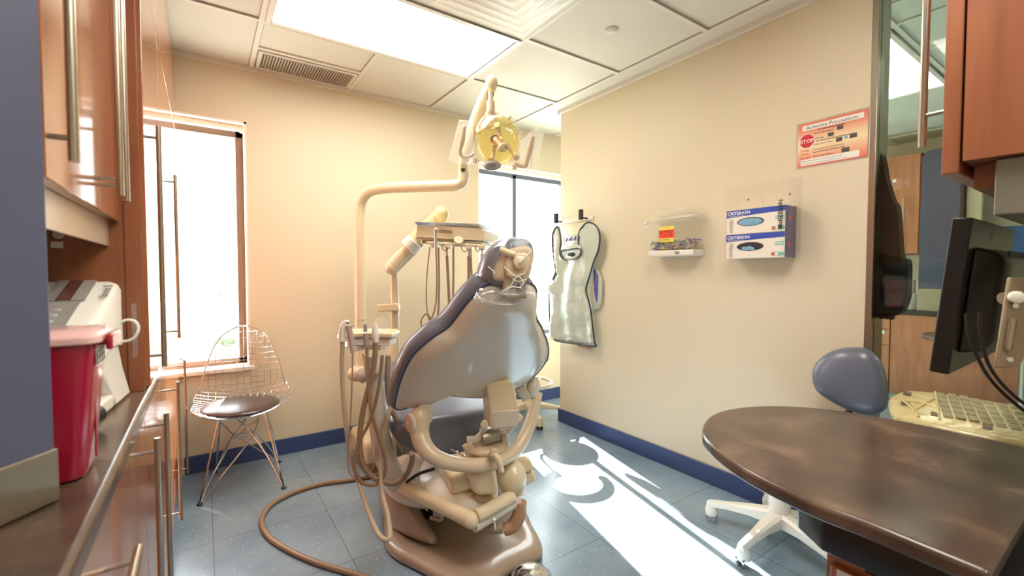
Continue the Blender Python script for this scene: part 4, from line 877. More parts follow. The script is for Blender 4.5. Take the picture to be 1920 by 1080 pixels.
# hub below the seat
MB().ell((0.961,1.568,0.476), (.095, .08, .032)).done('hub', 'beige_pl', ch)
MB().tube([(0.871,1.583,0.518),(0.900,1.563,0.522),(0.920,1.550,0.544),(0.931,1.544,0.581)], [.017, .016, .012], 12, smooth=5).done('tilt_arm', 'shell', ch); MB().tube([(1.057,1.532,0.621),(1.060,1.528,0.576),(1.041,1.540,0.540),(1.009,1.561,0.527)], .015, 12, smooth=5).done('tilt_arm', 'shell', ch)
for p_ in ((0.896,1.490,0.607), (1.034,1.450,0.617)): MB().lathe([(.014, -.008), (.014, .008), (.001, .009)], p_, (-.7, -.7, 0), 18).done('hinge_pin', 'cream_pl', ch)
MB().prism([(0.847,1.575,0.500),(0.877,1.554,0.521),(0.897,1.538,0.448),(0.867,1.559,0.448)], CFW * .02).done('hub_rib', 'beige_pl', ch, bevel=.006); MB().prism([(0.993,1.524,0.534),(1.015,1.509,0.545),(1.021,1.503,0.484),(0.999,1.517,0.480)], CFW * .02).done('hub_rib', 'beige_pl', ch, bevel=.006)
m = MB()
for p_ in ((0.809,1.552,0.496), (0.832,1.535,0.480), (0.997,1.471,0.510)): m.ell(p_, (.006, .006, .006), seg=10, n=6)
m.tube([(0.793,1.576,0.503),(0.818,1.557,0.486),(0.844,1.539,0.469)], .003, 6); m.done('bolt', 'chrome', ch)
m = MB(); m.box((0.978,1.583,0.527), (.09, .05, .04)); m.done('shadow_gap_box', 'black', ch, bevel=.006)  # black box placed as the shadow gap by the back bracket
MB().cyl((0.923,1.548,0.527), (0.987,1.528,0.541), .03).done('coil', 'steel', ch)
MB().lathe([(.017, -.02), (.019, .0), (.016, .012), (.001, .014)], (0.917,1.453,0.498), (-.5, -.85, .1), 18).done('lever_boss', 'beige_pl', ch)
MB().tube([(0.896,1.420,0.512),(0.909,1.410,0.490),(0.918,1.402,0.450)], [.009, .014, .011], 12, smooth=5).ell((0.918,1.402,0.450), (.0115, .0115, .0115)).done('lever', 'cream_pl', ch)
# ribbed conduit below
m = MB(); m.tube([(0.828,1.649,0.229),(0.842,1.614,0.200),(0.865,1.549,0.189),(0.923,1.508,0.174),(0.971,1.475,0.174)], .020, 14, smooth=8); m.done('flex_conduit', 'hose', ch)
m = MB(); m.tube([(0.998,1.504,0.147),(1.029,1.483,0.162),(1.049,1.471,0.206),(1.054,1.470,0.261)], .028, 16, smooth=8); m.done('corrugated_sleeve', ramp_mat('ribbed_hose', [(.4, (168, 128, 98)), (.6, (190, 150, 116))], (1, 1, 90), 1, .4), ch)
MB().cyl((0.912,1.446,0.246), (0.916,1.441,0.204), .003).ell((0.912,1.446,0.241), (.008, .008, .006)).done('cable_tie', 'white_pl', ch)
# seat and leg rest
def srec(b, zc, hw_, hh, n=24, e=.55, dz=0):
    out = []
    for k in range(n):
        a = 2 * math.pi * k / n; c, s_ = math.cos(a), math.sin(a)
        x = hw_ * math.copysign(abs(c) ** e, c); z = hh * math.copysign(abs(s_) ** e, s_)
        if z < 0: x *= 1 - .42 * dz * (-z / hh) ** 1.5
        out.append(cf(x, b, zc + z))
    return out
MB().rings([srec(.15, .49, .12, .04, dz=1), srec(.158, .485, .21, .08, dz=1), srec(.18, .475, .26, .096, dz=1), srec(.24, .478, .285, .105, dz=1), srec(.38, .515, .29, .10, dz=.5), srec(.50, .565, .275, .075, dz=.3), srec(.66, .575, .26, .062), srec(.80, .58, .25, .058)]).done('seat', 'vinyl', ch, ang=80, sub=1)
MB().rings([srec(.79, .585, .25, .055), srec(.9, .60, .245, .048), srec(1.02, .612, .235, .044), srec(1.10, .615, .215, .04), srec(1.135, .612, .17, .03), srec(1.145, .61, .10, .02)]).done('leg_rest', 'vinyl', ch, ang=80, sub=1)
MB().rings([srec(.45, .46, .18, .04), srec(.8, .50, .2, .03), srec(1.1, .555, .2, .018)]).done('under_seat_frame', 'beige_pl', ch, ang=80)
MB().rings([srec(1.06, .575, .20, .03), srec(1.13, .572, .2, .034), srec(1.17, .57, .17, .03), srec(1.18, .57, .1, .02)]).done('toe_cap', 'shell', ch, ang=80)
# backrest
P0_ = V((.86, 1.61, .706)); BW = (CFW * -.6 + V((0, 0, .8))); BN = CU.cross(BW)
def bk(s_, w_, n_=0): return P0_ + CU * s_ + BW * w_ + BN * n_
ol = [(-.02, .562), (-.06, .519), (-.089, .46), (-.125, .37), (-.172, .318), (-.228, .222), (-.252, .09), (-.256, -.038), (-.247, -.072), (-.215, -.072), (-.195, -.052), (-.165, -.004), (-.117, .018), (.0, .0), (.122, -.03), (.266, -.014), (.335, .03), (.366, .129), (.337, .223), (.262, .338), (.212, .403), (.186, .48), (.16, .545), (.10, .568)]
sb = [(p.x, p.y) for p in spline([(a, b, 0) for a, b in ol], 4, True)]
cx_, cy_ = .055, .25
def loop(f, n_, g=None, sh_=0): return [bk(cx_ + (a - cx_) * f + sh_, cy_ + (b - cy_) * (g or f), n_ - .03 * (abs(a - cx_) / .3) ** 2 * (1 if n_ > 0 else .6)) for a, b in sb]
def ins(q, n_, ew=.17, eh=.21):
    out = []
    for a, b in sb:
        th = math.atan2((b - cy_) / .31, (a - cx_) / .3); ex = cx_ + .012 + ew * math.cos(th); ey = cy_ + .0 + eh * math.sin(th)
        f = 1 - q * .06; x = (cx_ + (a - cx_) * f) * (1 - q) + ex * q; y = (cy_ + (b - cy_) * f) * (1 - q) + ey * q
        out.append(bk(x, y, n_ - .03 * (abs(x - cx_) / .3) ** 2))
    return out
MB().rings([loop(.985, -.012), loop(1.0, -.002), ins(.03, .008), ins(.09, .018), ins(.2, .030), ins(.35, .041), ins(.52, .049), ins(.7, .054), ins(.88, .057), ins(1, .058), ins(1, .060, .12, .15), ins(1, .061, .06, .075), ins(1, .0615, .005, .005)]).done('backrest_shell', 'shell', ch, ang=80)
MB().rings([loop(.97, -.004), loop(1.03, -.008, 1.015, -.004), loop(1.05, -.028, 1.03, -.006), loop(1.05, -.052, 1.03, -.008), loop(1.03, -.075, 1.02, -.008), loop(.97, -.092, .97), loop(.86, -.098, .9), loop(.3, -.09, .4), loop(.05, -.088)]).done('backrest_cushion', 'vinyl', ch, ang=80)
m = MB(); m.tube([p for p in loop(1.012, -.004)], .0035, 6, closed=True); m.done('piping', mat('dark_blue_trim', (52, 56, 88), .4), ch)
MB().prism([(0.905,1.484,0.761),(0.935,1.465,0.773),(0.986,1.429,0.779),(0.996,1.421,0.748),(1.008,1.409,0.650),(1.005,1.409,0.605),(0.996,1.415,0.594),(0.922,1.465,0.586),(0.914,1.472,0.602),(0.913,1.475,0.661)], CFW * .07).done('back_bracket', 'cream_pl', ch, bevel=.012, bseg=5)
MB().prism([(0.917,1.469,0.657),(1.007,1.408,0.666),(1.004,1.407,0.601),(0.923,1.463,0.589)], CFW * .02).done('bracket_lower_face', 'shell', ch, bevel=.004)
# headrest
def hp(px, off): return [V(p) + CFW * off[0] + CU * off[1] for p in px]
hb = spline([(0.774,1.289,1.193),(0.778,1.288,1.223),(0.790,1.281,1.259),(0.810,1.268,1.289),(0.837,1.251,1.309),(0.866,1.231,1.316),(0.893,1.212,1.311),(0.910,1.200,1.293),(0.914,1.196,1.262),(0.910,1.197,1.227),(0.899,1.203,1.184),(0.887,1.210,1.150),(0.859,1.229,1.146),(0.818,1.258,1.157),(0.788,1.278,1.168)], 3, True)
hs = spline([(0.791,1.265,1.186),(0.797,1.262,1.218),(0.810,1.255,1.246),(0.829,1.242,1.271),(0.856,1.225,1.285),(0.885,1.205,1.289),(0.899,1.194,1.274),(0.900,1.192,1.241),(0.889,1.198,1.193),(0.872,1.208,1.161),(0.836,1.233,1.168),(0.802,1.257,1.172)], 3, True)
hc = V((0.845,1.241,1.227))
def sc2(L, f, o): return [hc + (p - hc) * f + CFW * o for p in L]
MB().rings([sc2(hb, .93, -.010), sc2(hb, 1.0, .002), sc2(hb, 1.03, .022), sc2(hb, 1.03, .045), sc2(hb, .98, .062), sc2(hb, .85, .072), sc2(hb, .3, .075)]).done('headrest_cushion', 'vinyl', ch, ang=80)
MB().rings([sc2(hs, 1.0, -.006), sc2(hs, .98, -.014), sc2(hs, .92, -.021), sc2(hs, .8, -.026), sc2(hs, .3, -.030), sc2(hs, .05, -.031)]).done('headrest_shell', 'beige_pl', ch, ang=80)
m = MB(); m.prism(spline([(0.812,1.210,1.236),(0.823,1.203,1.247),(0.839,1.192,1.261),(0.864,1.176,1.264),(0.876,1.166,1.250),(0.874,1.166,1.219),(0.864,1.173,1.193),(0.844,1.186,1.184),(0.812,1.208,1.186)], 2, True), CFW * .02); kn = m.done('headrest_knuckle', 'beige_pl', ch, bevel=.007)
MB().tube([(0.801,1.228,1.275), (0.818,1.207,1.264), (0.834,1.190,1.257)], .011, 12, smooth=3).done('headrest_clamp', 'cream_pl', ch)
MB().lathe([(.021, 0), (.021, .009), (.017, .012), (.001, .012)], (0.844,1.181,1.233), (-.5, -.84, 0), 24).done('headrest_knob', 'cream_pl', ch)
MB().tube([(0.836,1.167,1.232), (0.853,1.152,1.253), (0.866,1.144,1.270)], .0035, 8).done('knob_pin', 'white_pl', ch)
MB().prism(spline([(0.815,1.224,1.184),(0.828,1.215,1.188),(0.835,1.210,1.176),(0.830,1.212,1.135),(0.814,1.223,1.135)], 1, True), CFW * .02).done('post_cover', 'beige_pl', ch, bevel=.005)
m = MB(); m.rings([[V(p) for p in q_] for q_ in ([(0.840,1.250,1.193),(0.892,1.214,1.193),(0.892,1.214,1.193),(0.840,1.250,1.193)][:2] + hp([(0.892,1.214,1.193),(0.840,1.250,1.193)], (.012, 0)), [(0.834,1.256,1.112),(0.898,1.213,1.112)][:2] + hp([(0.898,1.213,1.112),(0.834,1.256,1.112)], (.012, 0)))]); m.done('headrest_post', 'steel', ch, bevel=.002)
# clear film over headrest
t = thing('plastic_headrest_cover', 'clear crinkled plastic bag pulled over the headrest', 'plastic cover', (0.843,1.238,1.113))
rg = random.Random(3)
def wr(L, f, o, a=.003): return [hc + (p - hc) * f + CFW * o + V((rg.uniform(-a, a), rg.uniform(-a, a), rg.uniform(-a, a))) for p in L]
neck = spline([(0.798,1.234,1.141),(0.813,1.224,1.158),(0.837,1.208,1.162),(0.870,1.185,1.156),(0.882,1.176,1.141),(0.870,1.184,1.128),(0.837,1.207,1.127),(0.808,1.227,1.130),(0.799,1.233,1.134),(0.797,1.235,1.135),(0.797,1.235,1.137),(0.797,1.235,1.139),(0.797,1.235,1.141),(0.797,1.235,1.141),(0.797,1.235,1.141)], 3, True)
skirt = [p for p in sc2(hb, 1, 0)]
def lerpL(A, Bx, u_): return [a.lerp(b, u_) for a, b in zip(A, Bx)]
MB().rings([wr(hb, .4, -.045), wr(hb, .85, -.038), wr(hb, 1.06, -.008), wr(hb, 1.10, .03), wr(hb, 1.03, .075), wr(hb, .5, .09)]).done('bag', 'film', t, ang=30)
m = MB()
for k in range(14):
    a = (0.837,1.189,1.158); u_ = rg.uniform(-1, 1); b = V((0.835,1.195,1.122)) + CU * u_ * .09 + V((0, 0, rg.uniform(-.012, .008))); c = V(a).lerp(b, .5) + V((rg.uniform(-.02, .02), -.01, rg.uniform(-.01, .01)))
    m.faces([V(a) + V((0, 0, .02)), V(a) + CU * .03 * u_, b, c], [(0, 1, 2, 3)])
m.done('gathered_film', 'film', t, solid=.0008, ang=20)
m = MB(); m.rings([[V(p) for p in spline([(0.737,1.275,1.135),(0.760,1.273,1.149),(0.780,1.222,1.148),(0.824,1.179,1.142),(0.859,1.155,1.147),(0.879,1.141,1.137),(0.884,1.137,1.123),(0.859,1.154,1.113),(0.809,1.188,1.106),(0.753,1.227,1.114)], 3, True)], [V(p) for p in spline([(0.725,1.271,1.118),(0.755,1.263,1.128),(0.764,1.196,1.129),(0.812,1.163,1.122),(0.850,1.137,1.129),(0.869,1.123,1.122),(0.875,1.119,1.112),(0.847,1.138,1.104),(0.798,1.171,1.095),(0.738,1.213,1.102)], 3, True)]], cap=False); m.done('film_skirt', 'film', t, solid=.0006, ang=20)
m = MB()
for k in range(10):
    pts = [(928 + rg.uniform(0, 60), 465 + rg.uniform(0, 65)) for _ in range(2)]
for a in ([(0.797,1.201,1.219),(0.821,1.184,1.193),(0.839,1.171,1.185)], [(0.815,1.187,1.159),(0.829,1.178,1.185),(0.853,1.162,1.198)], [(0.839,1.171,1.185),(0.849,1.164,1.167),(0.838,1.170,1.154)], [(0.760,1.239,1.219),(0.770,1.232,1.210),(0.778,1.226,1.198)], [(0.823,1.194,1.181),(0.840,1.182,1.171),(0.863,1.166,1.178)], [(0.800,1.196,1.142),(0.817,1.185,1.154),(0.843,1.167,1.150)]): m.tube(a, .0018, 6, smooth=4)
m.done('film_crease', 'white_pl', t)
tag(MB().rings([[cf(-.26, .83, .647), cf(.26, .83, .647), cf(.26, .832, .65), cf(-.26, .832, .65)], [cf(-.24, 1.08, .668), cf(.24, 1.08, .668), cf(.24, 1.08, .670), cf(-.24, 1.08, .670)]]).done('leg_rest_film', 'film'), 'flat clear film lying over the leg rest', 'plastic cover')

# ================================================================ dental unit behind the chair
t = thing('utility_box', 'cream plastic floor box with brown skirt at the foot of the chair', 'floor box', (.95, 2.8, 0))
MB().rings([rrect(.765, 1.20, 2.62, 2.98, .075, .03), rrect(.765, 1.20, 2.62, 2.98, .16, .03), rrect(.775, 1.19, 2.63, 2.97, .195, .03), rrect(.80, 1.17, 2.65, 2.95, .207, .03)]).done('cover', 'cream_pl', t, ang=60)
MB().rings([rrect(.78, 1.19, 2.635, 2.97, .001, .03), rrect(.78, 1.19, 2.635, 2.97, .0745, .03)]).done('skirt', 'taupe', t)
# ---- operating light
t = thing('operating_light', 'cream dental operating light with yellow reflector on a bent pole', 'dental light', (0.799,2.826,0.570))
MB().tube([(0.799,2.826,0.570),(0.803,2.832,0.770),(0.807,2.843,1.103),(0.811,2.854,1.437),(0.817,2.857,1.586),(0.826,2.841,1.651),(0.851,2.801,1.694),(0.901,2.731,1.712),(1.011,2.594,1.712),(1.143,2.429,1.707),(1.212,2.358,1.706),(1.238,2.328,1.714),(1.253,2.318,1.738),(1.257,2.318,1.785)], .0325, 20, smooth=4).done('pole', 'cream_pl', t, ang=80)
MB().cyl((0.806,2.835,0.904), (0.806,2.835,0.910), .0335).done('pole_joint', 'beige_pl', t)
MB().ell((0.783,2.813,0.575), (.07, .05, .05)).done('pole_mount', 'beige_pl', t)
MB().ell((0.784,2.739,0.575), (.03, .05, .045)).done('mount_cap', 'grey_ink', t)
MB().tube([(1.257,2.318,1.772),(1.250,2.312,1.826),(1.257,2.298,1.872),(1.285,2.236,2.043),(1.322,2.168,2.190),(1.335,2.137,2.236)], [.026, .026, .032, .036, .036, .034], 18, smooth=4).done('swing_arm', 'cream_pl', t, ang=80)
MB().ell((1.326,2.119,2.239), (.034, .034, .046)).done('arm_knuckle', 'cream_pl', t)
MB().box((1.318,2.116,2.176), (.03, .02, .022)).done('hinge', 'black', t, bevel=.003); MB().box((1.238,2.289,1.789), (.02, .02, .016)).done('hinge', 'black', t, bevel=.003)
MB().tube([(1.315,2.112,2.188),(1.314,2.111,2.130)], .014, 12).done('down_tube', 'cream_pl', t)
MB().tube([(1.314,2.111,2.133),(1.313,2.109,2.089),(1.306,2.114,2.060),(1.319,2.103,2.025),(1.328,2.095,1.996)], [.023, .023, .02, .024, .018], 14, smooth=5).done('neck', 'cream_pl', t, ang=80)
LR, LU, LT = V((.823, -.568, 0)), V((0, 0, 1)), V((-.568, -.823, 0))
lc = V((1.325,2.058,1.911)); K = 2.42 / 840
ax = (LT + LR * -.22 + LU * -.18).normalized(); lu = (LU - ax * LU.dot(ax)).normalized(); lr = lu.cross(ax)
def lp(x, y, n_=0): return lc + lr * x * K + lu * y * K + ax * n_
def disc(prof, name, m_, seg=40, cx=0, cy=0, sx=1, sy=1, solid=0, mb=None):
    m = mb or MB(); rr = [[lp(cx + r / K * math.cos(2 * math.pi * k / seg) * sx, cy + r / K * math.sin(2 * math.pi * k / seg) * sy, z) for k in range(seg)] for r, z in prof]
    m.rings(rr, cap=False); return m.done(name, m_, t, ang=70, solid=solid)
disc([(.118, -.005), (.112, -.03), (.09, -.06), (.055, -.08), (.02, -.085), (.001, -.085)], 'reflector', 'yellowglass', sy=1.08)
disc([(.124, .006), (.128, .0), (.124, -.008), (.118, -.004), (.119, .004), (.124, .006)], 'rim', 'lamp_clear', sy=1.08)
disc([(.123, .002), (.11, .022), (.08, .036), (.04, .042), (.001, .043)], 'shield', 'lamp_clear', sy=1.08)
MB().cyl(lp(-8, 6, -.05), lp(-6, 3, .0), .022).done('socket', 'black', t, bevel=.003)
MB().cyl(lp(-5, 3, -.005), lp(10, -12, .03), .0215, .0245).done('bulb_housing', mat('copper_brown', (164, 112, 80), .35, .2), t, bevel=.003)
MB().cyl(lp(9.5, -11.5, .03), lp(13, -15, .036), .028).done('bulb_cap', 'cream_pl', t, bevel=.004)
m = MB(); m.tube([lp(13.6 + 6 * math.cos(a), -15.6 + 6 * math.sin(a), .0385) for a in [k * .2618 for k in range(24)]], .0012, 6, closed=True); m.done('cap_ring', 'ink', t)
for a, b in (((-12, -4), (-16, -34)), ((12, -6), (34, -32)), ((0, 8), (-2, 30))):
    MB().tube([lp(a[0], a[1], -.055), lp((a[0] + b[0]) / 2, (a[1] + b[1]) / 2, -.06), lp(b[0], b[1], -.02)], [.014, .010, .018], 10, smooth=4).done('spider_arm', 'beige_pl', t)
disc([(.048, .012), (.046, .022), (.03, .028), (.001, .03)], 'grille', 'grey_ink', cx=-12, cy=-44, sy=.55); disc([(.048, .012), (.05, .0), (.045, -.02), (.001, -.03)], 'grille_back', 'beige_pl', cx=-12, cy=-44, sy=.6)
m = MB()
for k in (-2, -1, 0, 1, 2): m.tube([lp(-12 + k * 4 - 3, -48, .0305), lp(-12 + k * 4, -44, .032), lp(-12 + k * 4 + 3, -40, .0305)], .0015, 5)
m.done('grille_bar', 'ink', t)
MB().tube([lp(-38, 18, -.03), lp(-42, 26, -.05), lp(-30, 44, -.06), lp(-8, 52, -.06), lp(10, 48, -.05), lp(22, 40, -.03)], .012, 12, smooth=6).done('head_yoke', 'cream_pl', t)
for x0, y0, dx in ((-44, -25, -1), (30, -42, 1)):
    h = MB(); px_ = (lp(-45, -20, 0), lp(-58, -26, .0), lp(-70, -24, .0), lp(-74, -16, .01), lp(-68, 6, .01), lp(-63, 28, .01)) if dx < 0 else (lp(32, -43, 0), lp(42, -48, 0), lp(52, -48, 0), lp(56, -38, .01), lp(62, -18, .01), lp(67, 1, .01))
    h.tube(px_, [.010, .011, .012, .011, .0165, .0125], 12, smooth=6); h.ell(px_[-1], (.013, .013, .013)); h.done('grip_handle', 'beige_pl', t, ang=80)
for a, b in (((-46, -34), (.03, .022)), ((31, -50), (.032, .02))): MB().box(lp(a[0], a[1], .0), (.02, .02, .028), .6).done('clip', 'beige_pl', t, bevel=.004)
def sleeve(pts, lab):
    s_ = thing('barrier_sleeve', lab, 'plastic sleeve', pts[0], 'plastic sleeves on the light handles'); m = MB(); m.rings([[p + ax * .014 for p in pts], [p - ax * .004 for p in pts]]); m.done('bag', 'sleeve', s_, bevel=.003)
sleeve([lp(-46, 38, .0), lp(-72, 42, .0), lp(-98, -30, .0), lp(-92, -34, .0), lp(-60, -40, .0), lp(-47, -30, .0)], 'translucent plastic sleeve bagging the left handle of the operating light')
sleeve([lp(42, -5, .0), lp(76, 20, .0), lp(88, 6, .0), lp(74, -46, .0), lp(60, -58, .0), lp(40, -54, .0)], 'translucent plastic sleeve bagging the right handle of the operating light')
tag(MB().tube([lp(-48, -36, -.04), lp(-62, -62, -.05)], .006, 8).done('light_tube', 'diffuser') if 0 else MB().tube([lp(-50, -34, -.03), lp(-66, -66, -.04)], .0045, 8).done('wrap_strip', 'film'), 'thin clear wrap strip trailing from the operating light arm', 'plastic strip')

# ---- delivery unit
t = thing('delivery_unit', 'cream instrument delivery head with hanging hoses on a jointed arm', 'delivery unit', (0.958,2.656,0.582))
MB().tube([(0.955,2.653,0.451),(0.961,2.662,0.778),(0.967,2.669,1.040),(0.967,2.676,1.210)], [.030, .029, .026, .023], 18).done('post', 'cream_pl', t)
MB().prism([(0.852,2.662,1.009),(0.949,2.595,1.015),(0.960,2.588,1.005),(0.959,2.587,0.970),(0.862,2.654,0.964),(0.851,2.661,0.970)], (.03, .04, 0)).done('bracket', 'cream_pl', t, bevel=.008)
MB().tube([(0.930,2.617,1.222),(0.973,2.590,1.280),(1.032,2.552,1.343),(1.069,2.528,1.388)], [.043, .046, .044, .040], 20, smooth=4).ell((0.935,2.614,1.229), (.045, .045, .045)).done('flex_arm', 'cream_pl', t, ang=80)
MB().cyl((0.964,2.666,1.213), (0.964,2.667,1.236), .018).done('arm_hinge', 'black', t)
MB().tube([(0.988,2.509,1.343),(1.025,2.485,1.384)], [.052, .052], 20).done('arm_collar', 'white_pl', t, bevel=.004)
MB().tube([(1.033,2.529,1.387),(1.086,2.495,1.456),(1.132,2.466,1.513),(1.164,2.445,1.545)], [.04, .036, .034, .033], 18, smooth=3).ell((1.163,2.421,1.542), (.042, .05, .052)).done('head_mount', mat('ivory_enamel', (224, 208, 158), .3), t, ang=80)
hd = CU  # the head is turned with its hoses to the viewer
def dx(px, f, v=(.32, .30, 0)): return MB().prism(px, V(v) * f)
dx([(0.981,2.370,1.384),(0.987,2.369,1.459),(0.999,2.361,1.468),(1.286,2.162,1.447),(1.306,2.173,1.440),(1.305,2.171,1.386),(1.295,2.178,1.383)], .8).done('head_housing', 'cream_pl', t, bevel=.016, bseg=5)
dx([(0.982,2.358,1.404),(1.299,2.162,1.385),(1.299,2.162,1.376),(0.982,2.358,1.396)], .8).done('housing_seam', 'beige_pl', t, bevel=.002)
dx([(1.012,2.361,1.391),(1.289,2.169,1.373),(1.289,2.168,1.355),(1.011,2.360,1.364)], .7).done('manifold', 'steel', t, bevel=.003)
MB().prism([(1.087,2.293,1.440),(1.148,2.251,1.435),(1.148,2.250,1.423),(1.087,2.293,1.429)], (.003, .003, 0)).done('name_plate', 'hose_d', t)
text('Pelton & Crane', 'lettering', 'cream_pl', t, (1.090,2.285,1.429), CU, (0, 0, 1), .0085)
t3 = thing('instrument_tray', 'shallow stainless steel instrument tray on top of the delivery head', 'tray', (1.154,2.315,1.476))
a_ = [V(p) for p in [(0.994,2.364,1.459),(1.281,2.190,1.452)]]; bb = [p + V((.21, .20, 0)) for p in a_]; lo_ = [a_[0], a_[1], bb[1], bb[0]]
up_ = [V(p) for p in [(0.970,2.357,1.480),(1.284,2.165,1.471)]]; hi_ = [up_[0], up_[1], up_[1] + V((.25, .24, 0)), up_[0] + V((.25, .24, 0))]
MB().rings([lo_, hi_, [h + (l - h) * .06 + V((0, 0, .001)) for h, l in zip(hi_, lo_)], [l + V((0, 0, .003)) for l in lo_]]).done('pan', 'chrome', t3)
MB().lathe([(.024, .004), (.027, -.002), (.024, -.008), (.001, -.012)], (1.151,2.180,1.377), (-.3, -.8, .5), 24, sy=1).done('control_dial', 'cream_pl', t, bevel=.002)
MB().tube([(1.015,2.297,1.364),(1.087,2.247,1.358),(1.184,2.180,1.352),(1.268,2.122,1.346)], .007, 8).done('holder_rail', 'cream_pl', t)
for k, (x, y) in enumerate(((815, 459), (838, 460), (879, 461), (903, 462))):
    h = MB(); h.prism([V(p) for p in {0: [(1.017,2.259,1.368),(1.055,2.233,1.368),(1.052,2.234,1.336),(1.021,2.255,1.336)], 1: [(1.077,2.218,1.365),(1.115,2.192,1.362),(1.109,2.194,1.330),(1.083,2.212,1.330)], 2: [(1.172,2.152,1.359),(1.210,2.126,1.356),(1.205,2.128,1.324),(1.178,2.146,1.324)], 3: [(1.229,2.113,1.353),(1.267,2.086,1.350),(1.262,2.089,1.319),(1.235,2.107,1.319)]}[k]], (.02, .03, 0)); hh_ = h.done('instrument_holder', 'cream_pl', t, bevel=.005)
    if k: 
        c = {1: [(1.067,2.212,1.347),(1.069,2.209,1.327),(1.081,2.201,1.318),(1.091,2.195,1.330)], 2: [(1.150,2.154,1.347),(1.157,2.149,1.321),(1.171,2.139,1.312),(1.181,2.132,1.324)], 3: [(1.217,2.109,1.347),(1.218,2.106,1.321),(1.228,2.099,1.312),(1.238,2.093,1.324)]}[k]; MB().tube(c, .0022, 6, smooth=4).done('hook', 'black', hh_)
MB().tube([(1.032,2.215,1.428),(1.031,2.214,1.388),(1.030,2.212,1.323)], [.011, .0085, .0065], 12).ell((1.032,2.215,1.431), (.0115, .0115, .008)).done('syringe', 'chrome', t)
for px_, col_ in (([(1.093,2.206,1.336),(1.092,2.204,1.290)], 'steel'), ([(1.193,2.137,1.330),(1.192,2.135,1.284)], 'steel'), ([(1.250,2.097,1.330),(1.249,2.096,1.301)], 'chrome')): MB().tube(px_, .006, 10).done('handpiece', col_, t)
HS = [([(1.025,2.277,1.340),(1.010,2.281,1.203),(1.003,2.280,1.057),(1.010,2.271,0.961),(1.026,2.258,0.906),(1.028,2.255,0.859),(1.008,2.267,0.815),(1.000,2.271,0.795),(1.014,2.261,0.780),(1.034,2.249,0.824),(1.030,2.254,0.882),(1.017,2.265,0.923)], .0038, 'hose'),
      ([(1.047,2.249,1.331),(1.049,2.242,1.203),(1.044,2.240,1.058),(1.028,2.247,0.971),(0.998,2.265,0.907),(0.977,2.280,0.907),(0.975,2.283,0.942),(0.997,2.269,0.974),(1.016,2.255,0.953),(1.027,2.245,0.901),(1.030,2.240,0.849),(1.034,2.236,0.811)], .0045, 'hose_d'),
      ([(1.063,2.250,1.337),(1.063,2.244,1.174),(1.057,2.241,0.999),(1.045,2.245,0.911),(1.046,2.241,0.824)], .006, 'hose'), ([(1.096,2.213,1.290),(1.099,2.207,1.174),(1.101,2.199,1.029),(1.099,2.192,0.826)], .008, 'hose_d'), ([(1.135,2.213,1.343),(1.132,2.208,1.174),(1.126,2.205,0.998),(1.123,2.200,0.822)], .006, 'hose'),
      ([(1.194,2.146,1.290),(1.192,2.143,1.174),(1.188,2.141,1.058),(1.185,2.138,0.942)], .009, 'hose_d'), ([(1.212,2.160,1.332),(1.216,2.150,1.174),(1.229,2.137,1.057),(1.236,2.127,0.940)], .006, 'hose'), ([(1.254,2.105,1.302),(1.247,2.105,1.188),(1.238,2.107,1.087),(1.233,2.105,0.942)], .009, 'hose')]
for p_, r, mm in HS: MB().tube(p_, r, 8, smooth=8).done('hose', mm, t)
tag(MB().lathe([(.001, 0), (.040, 0), (.042, .006), (.042, .085), (.034, .11), (.018, .118), (.018, .128), (.001, .128)], (0.863,2.622,0.811)).done('water_bottle', 'cloudy'), 'translucent water bottle hanging under the delivery arm bracket', 'bottle')

# ---- assistant's unit with suction hoses
t = thing('assistant_unit', 'cream assistant instrument tray with looping suction hoses left of the chair', 'assistant unit', (0.651,1.884,0.298))
tp = [(0.463,1.978,0.917),(0.468,1.926,0.915),(0.529,1.993,0.898),(0.615,1.934,0.901),(0.662,1.866,0.926),(0.727,1.943,0.931),(0.740,2.006,0.930),(0.653,2.091,0.928),(0.581,2.141,0.923),(0.498,2.076,0.919)]
MB().prism([V((p[0], p[1], tp[0][2] + .0)) for p in tp], (0, 0, .022)).done('tray_top', 'cream_pl', t, bevel=.007, bseg=4)
c0 = V((sum(p[0] for p in tp) / 10, sum(p[1] for p in tp) / 10, tp[0][2]))
def under(f, z0, z1, nm, m_): return MB().prism([(c0.x + (p[0] - c0.x) * f + .01, c0.y + (p[1] - c0.y) * f + .01, c0.z + z0) for p in tp], (0, 0, z1 - z0)).done(nm, m_, t, bevel=.004)
under(.94, -.006, .0, 'tray_seam', 'shell'); under(.84, -.038, -.007, 'tray_body', 'white_pl'); under(.5, -.06, -.0385, 'tray_socket', 'shell')
MB().tube([(0.616,1.954,0.832),(0.615,1.952,0.757),(0.618,1.944,0.616),(0.630,1.930,0.476),(0.653,1.909,0.359),(0.679,1.888,0.293),(0.699,1.873,0.265)], [.034, .034, .037, .042, .046, .050, .034], 18, smooth=5).done('column', 'shell', t, ang=80)
MB().tube([(0.590,1.924,0.839),(0.596,1.916,0.766)], .036, 18).done('column_joint', 'shell', t)
MB().tube([(0.679,1.911,0.265), (0.826,1.482,0.253)], [.027, .031], 20).ell((0.826,1.475,0.253), (.031, .031, .031)).done('link_arm', 'cream_pl', t, ang=80)
MB().tube([(0.846,1.468,0.265), (1.025,1.479,0.288)], [.026, .026], 20).done('link_arm', 'cream_pl', t, bevel=.004)
MB().tube([(0.837,1.473,0.228), (0.931,1.481,0.236), (1.055,1.482,0.262)], [.026, .024, .026], 14).done('link_rail', 'shell', t)
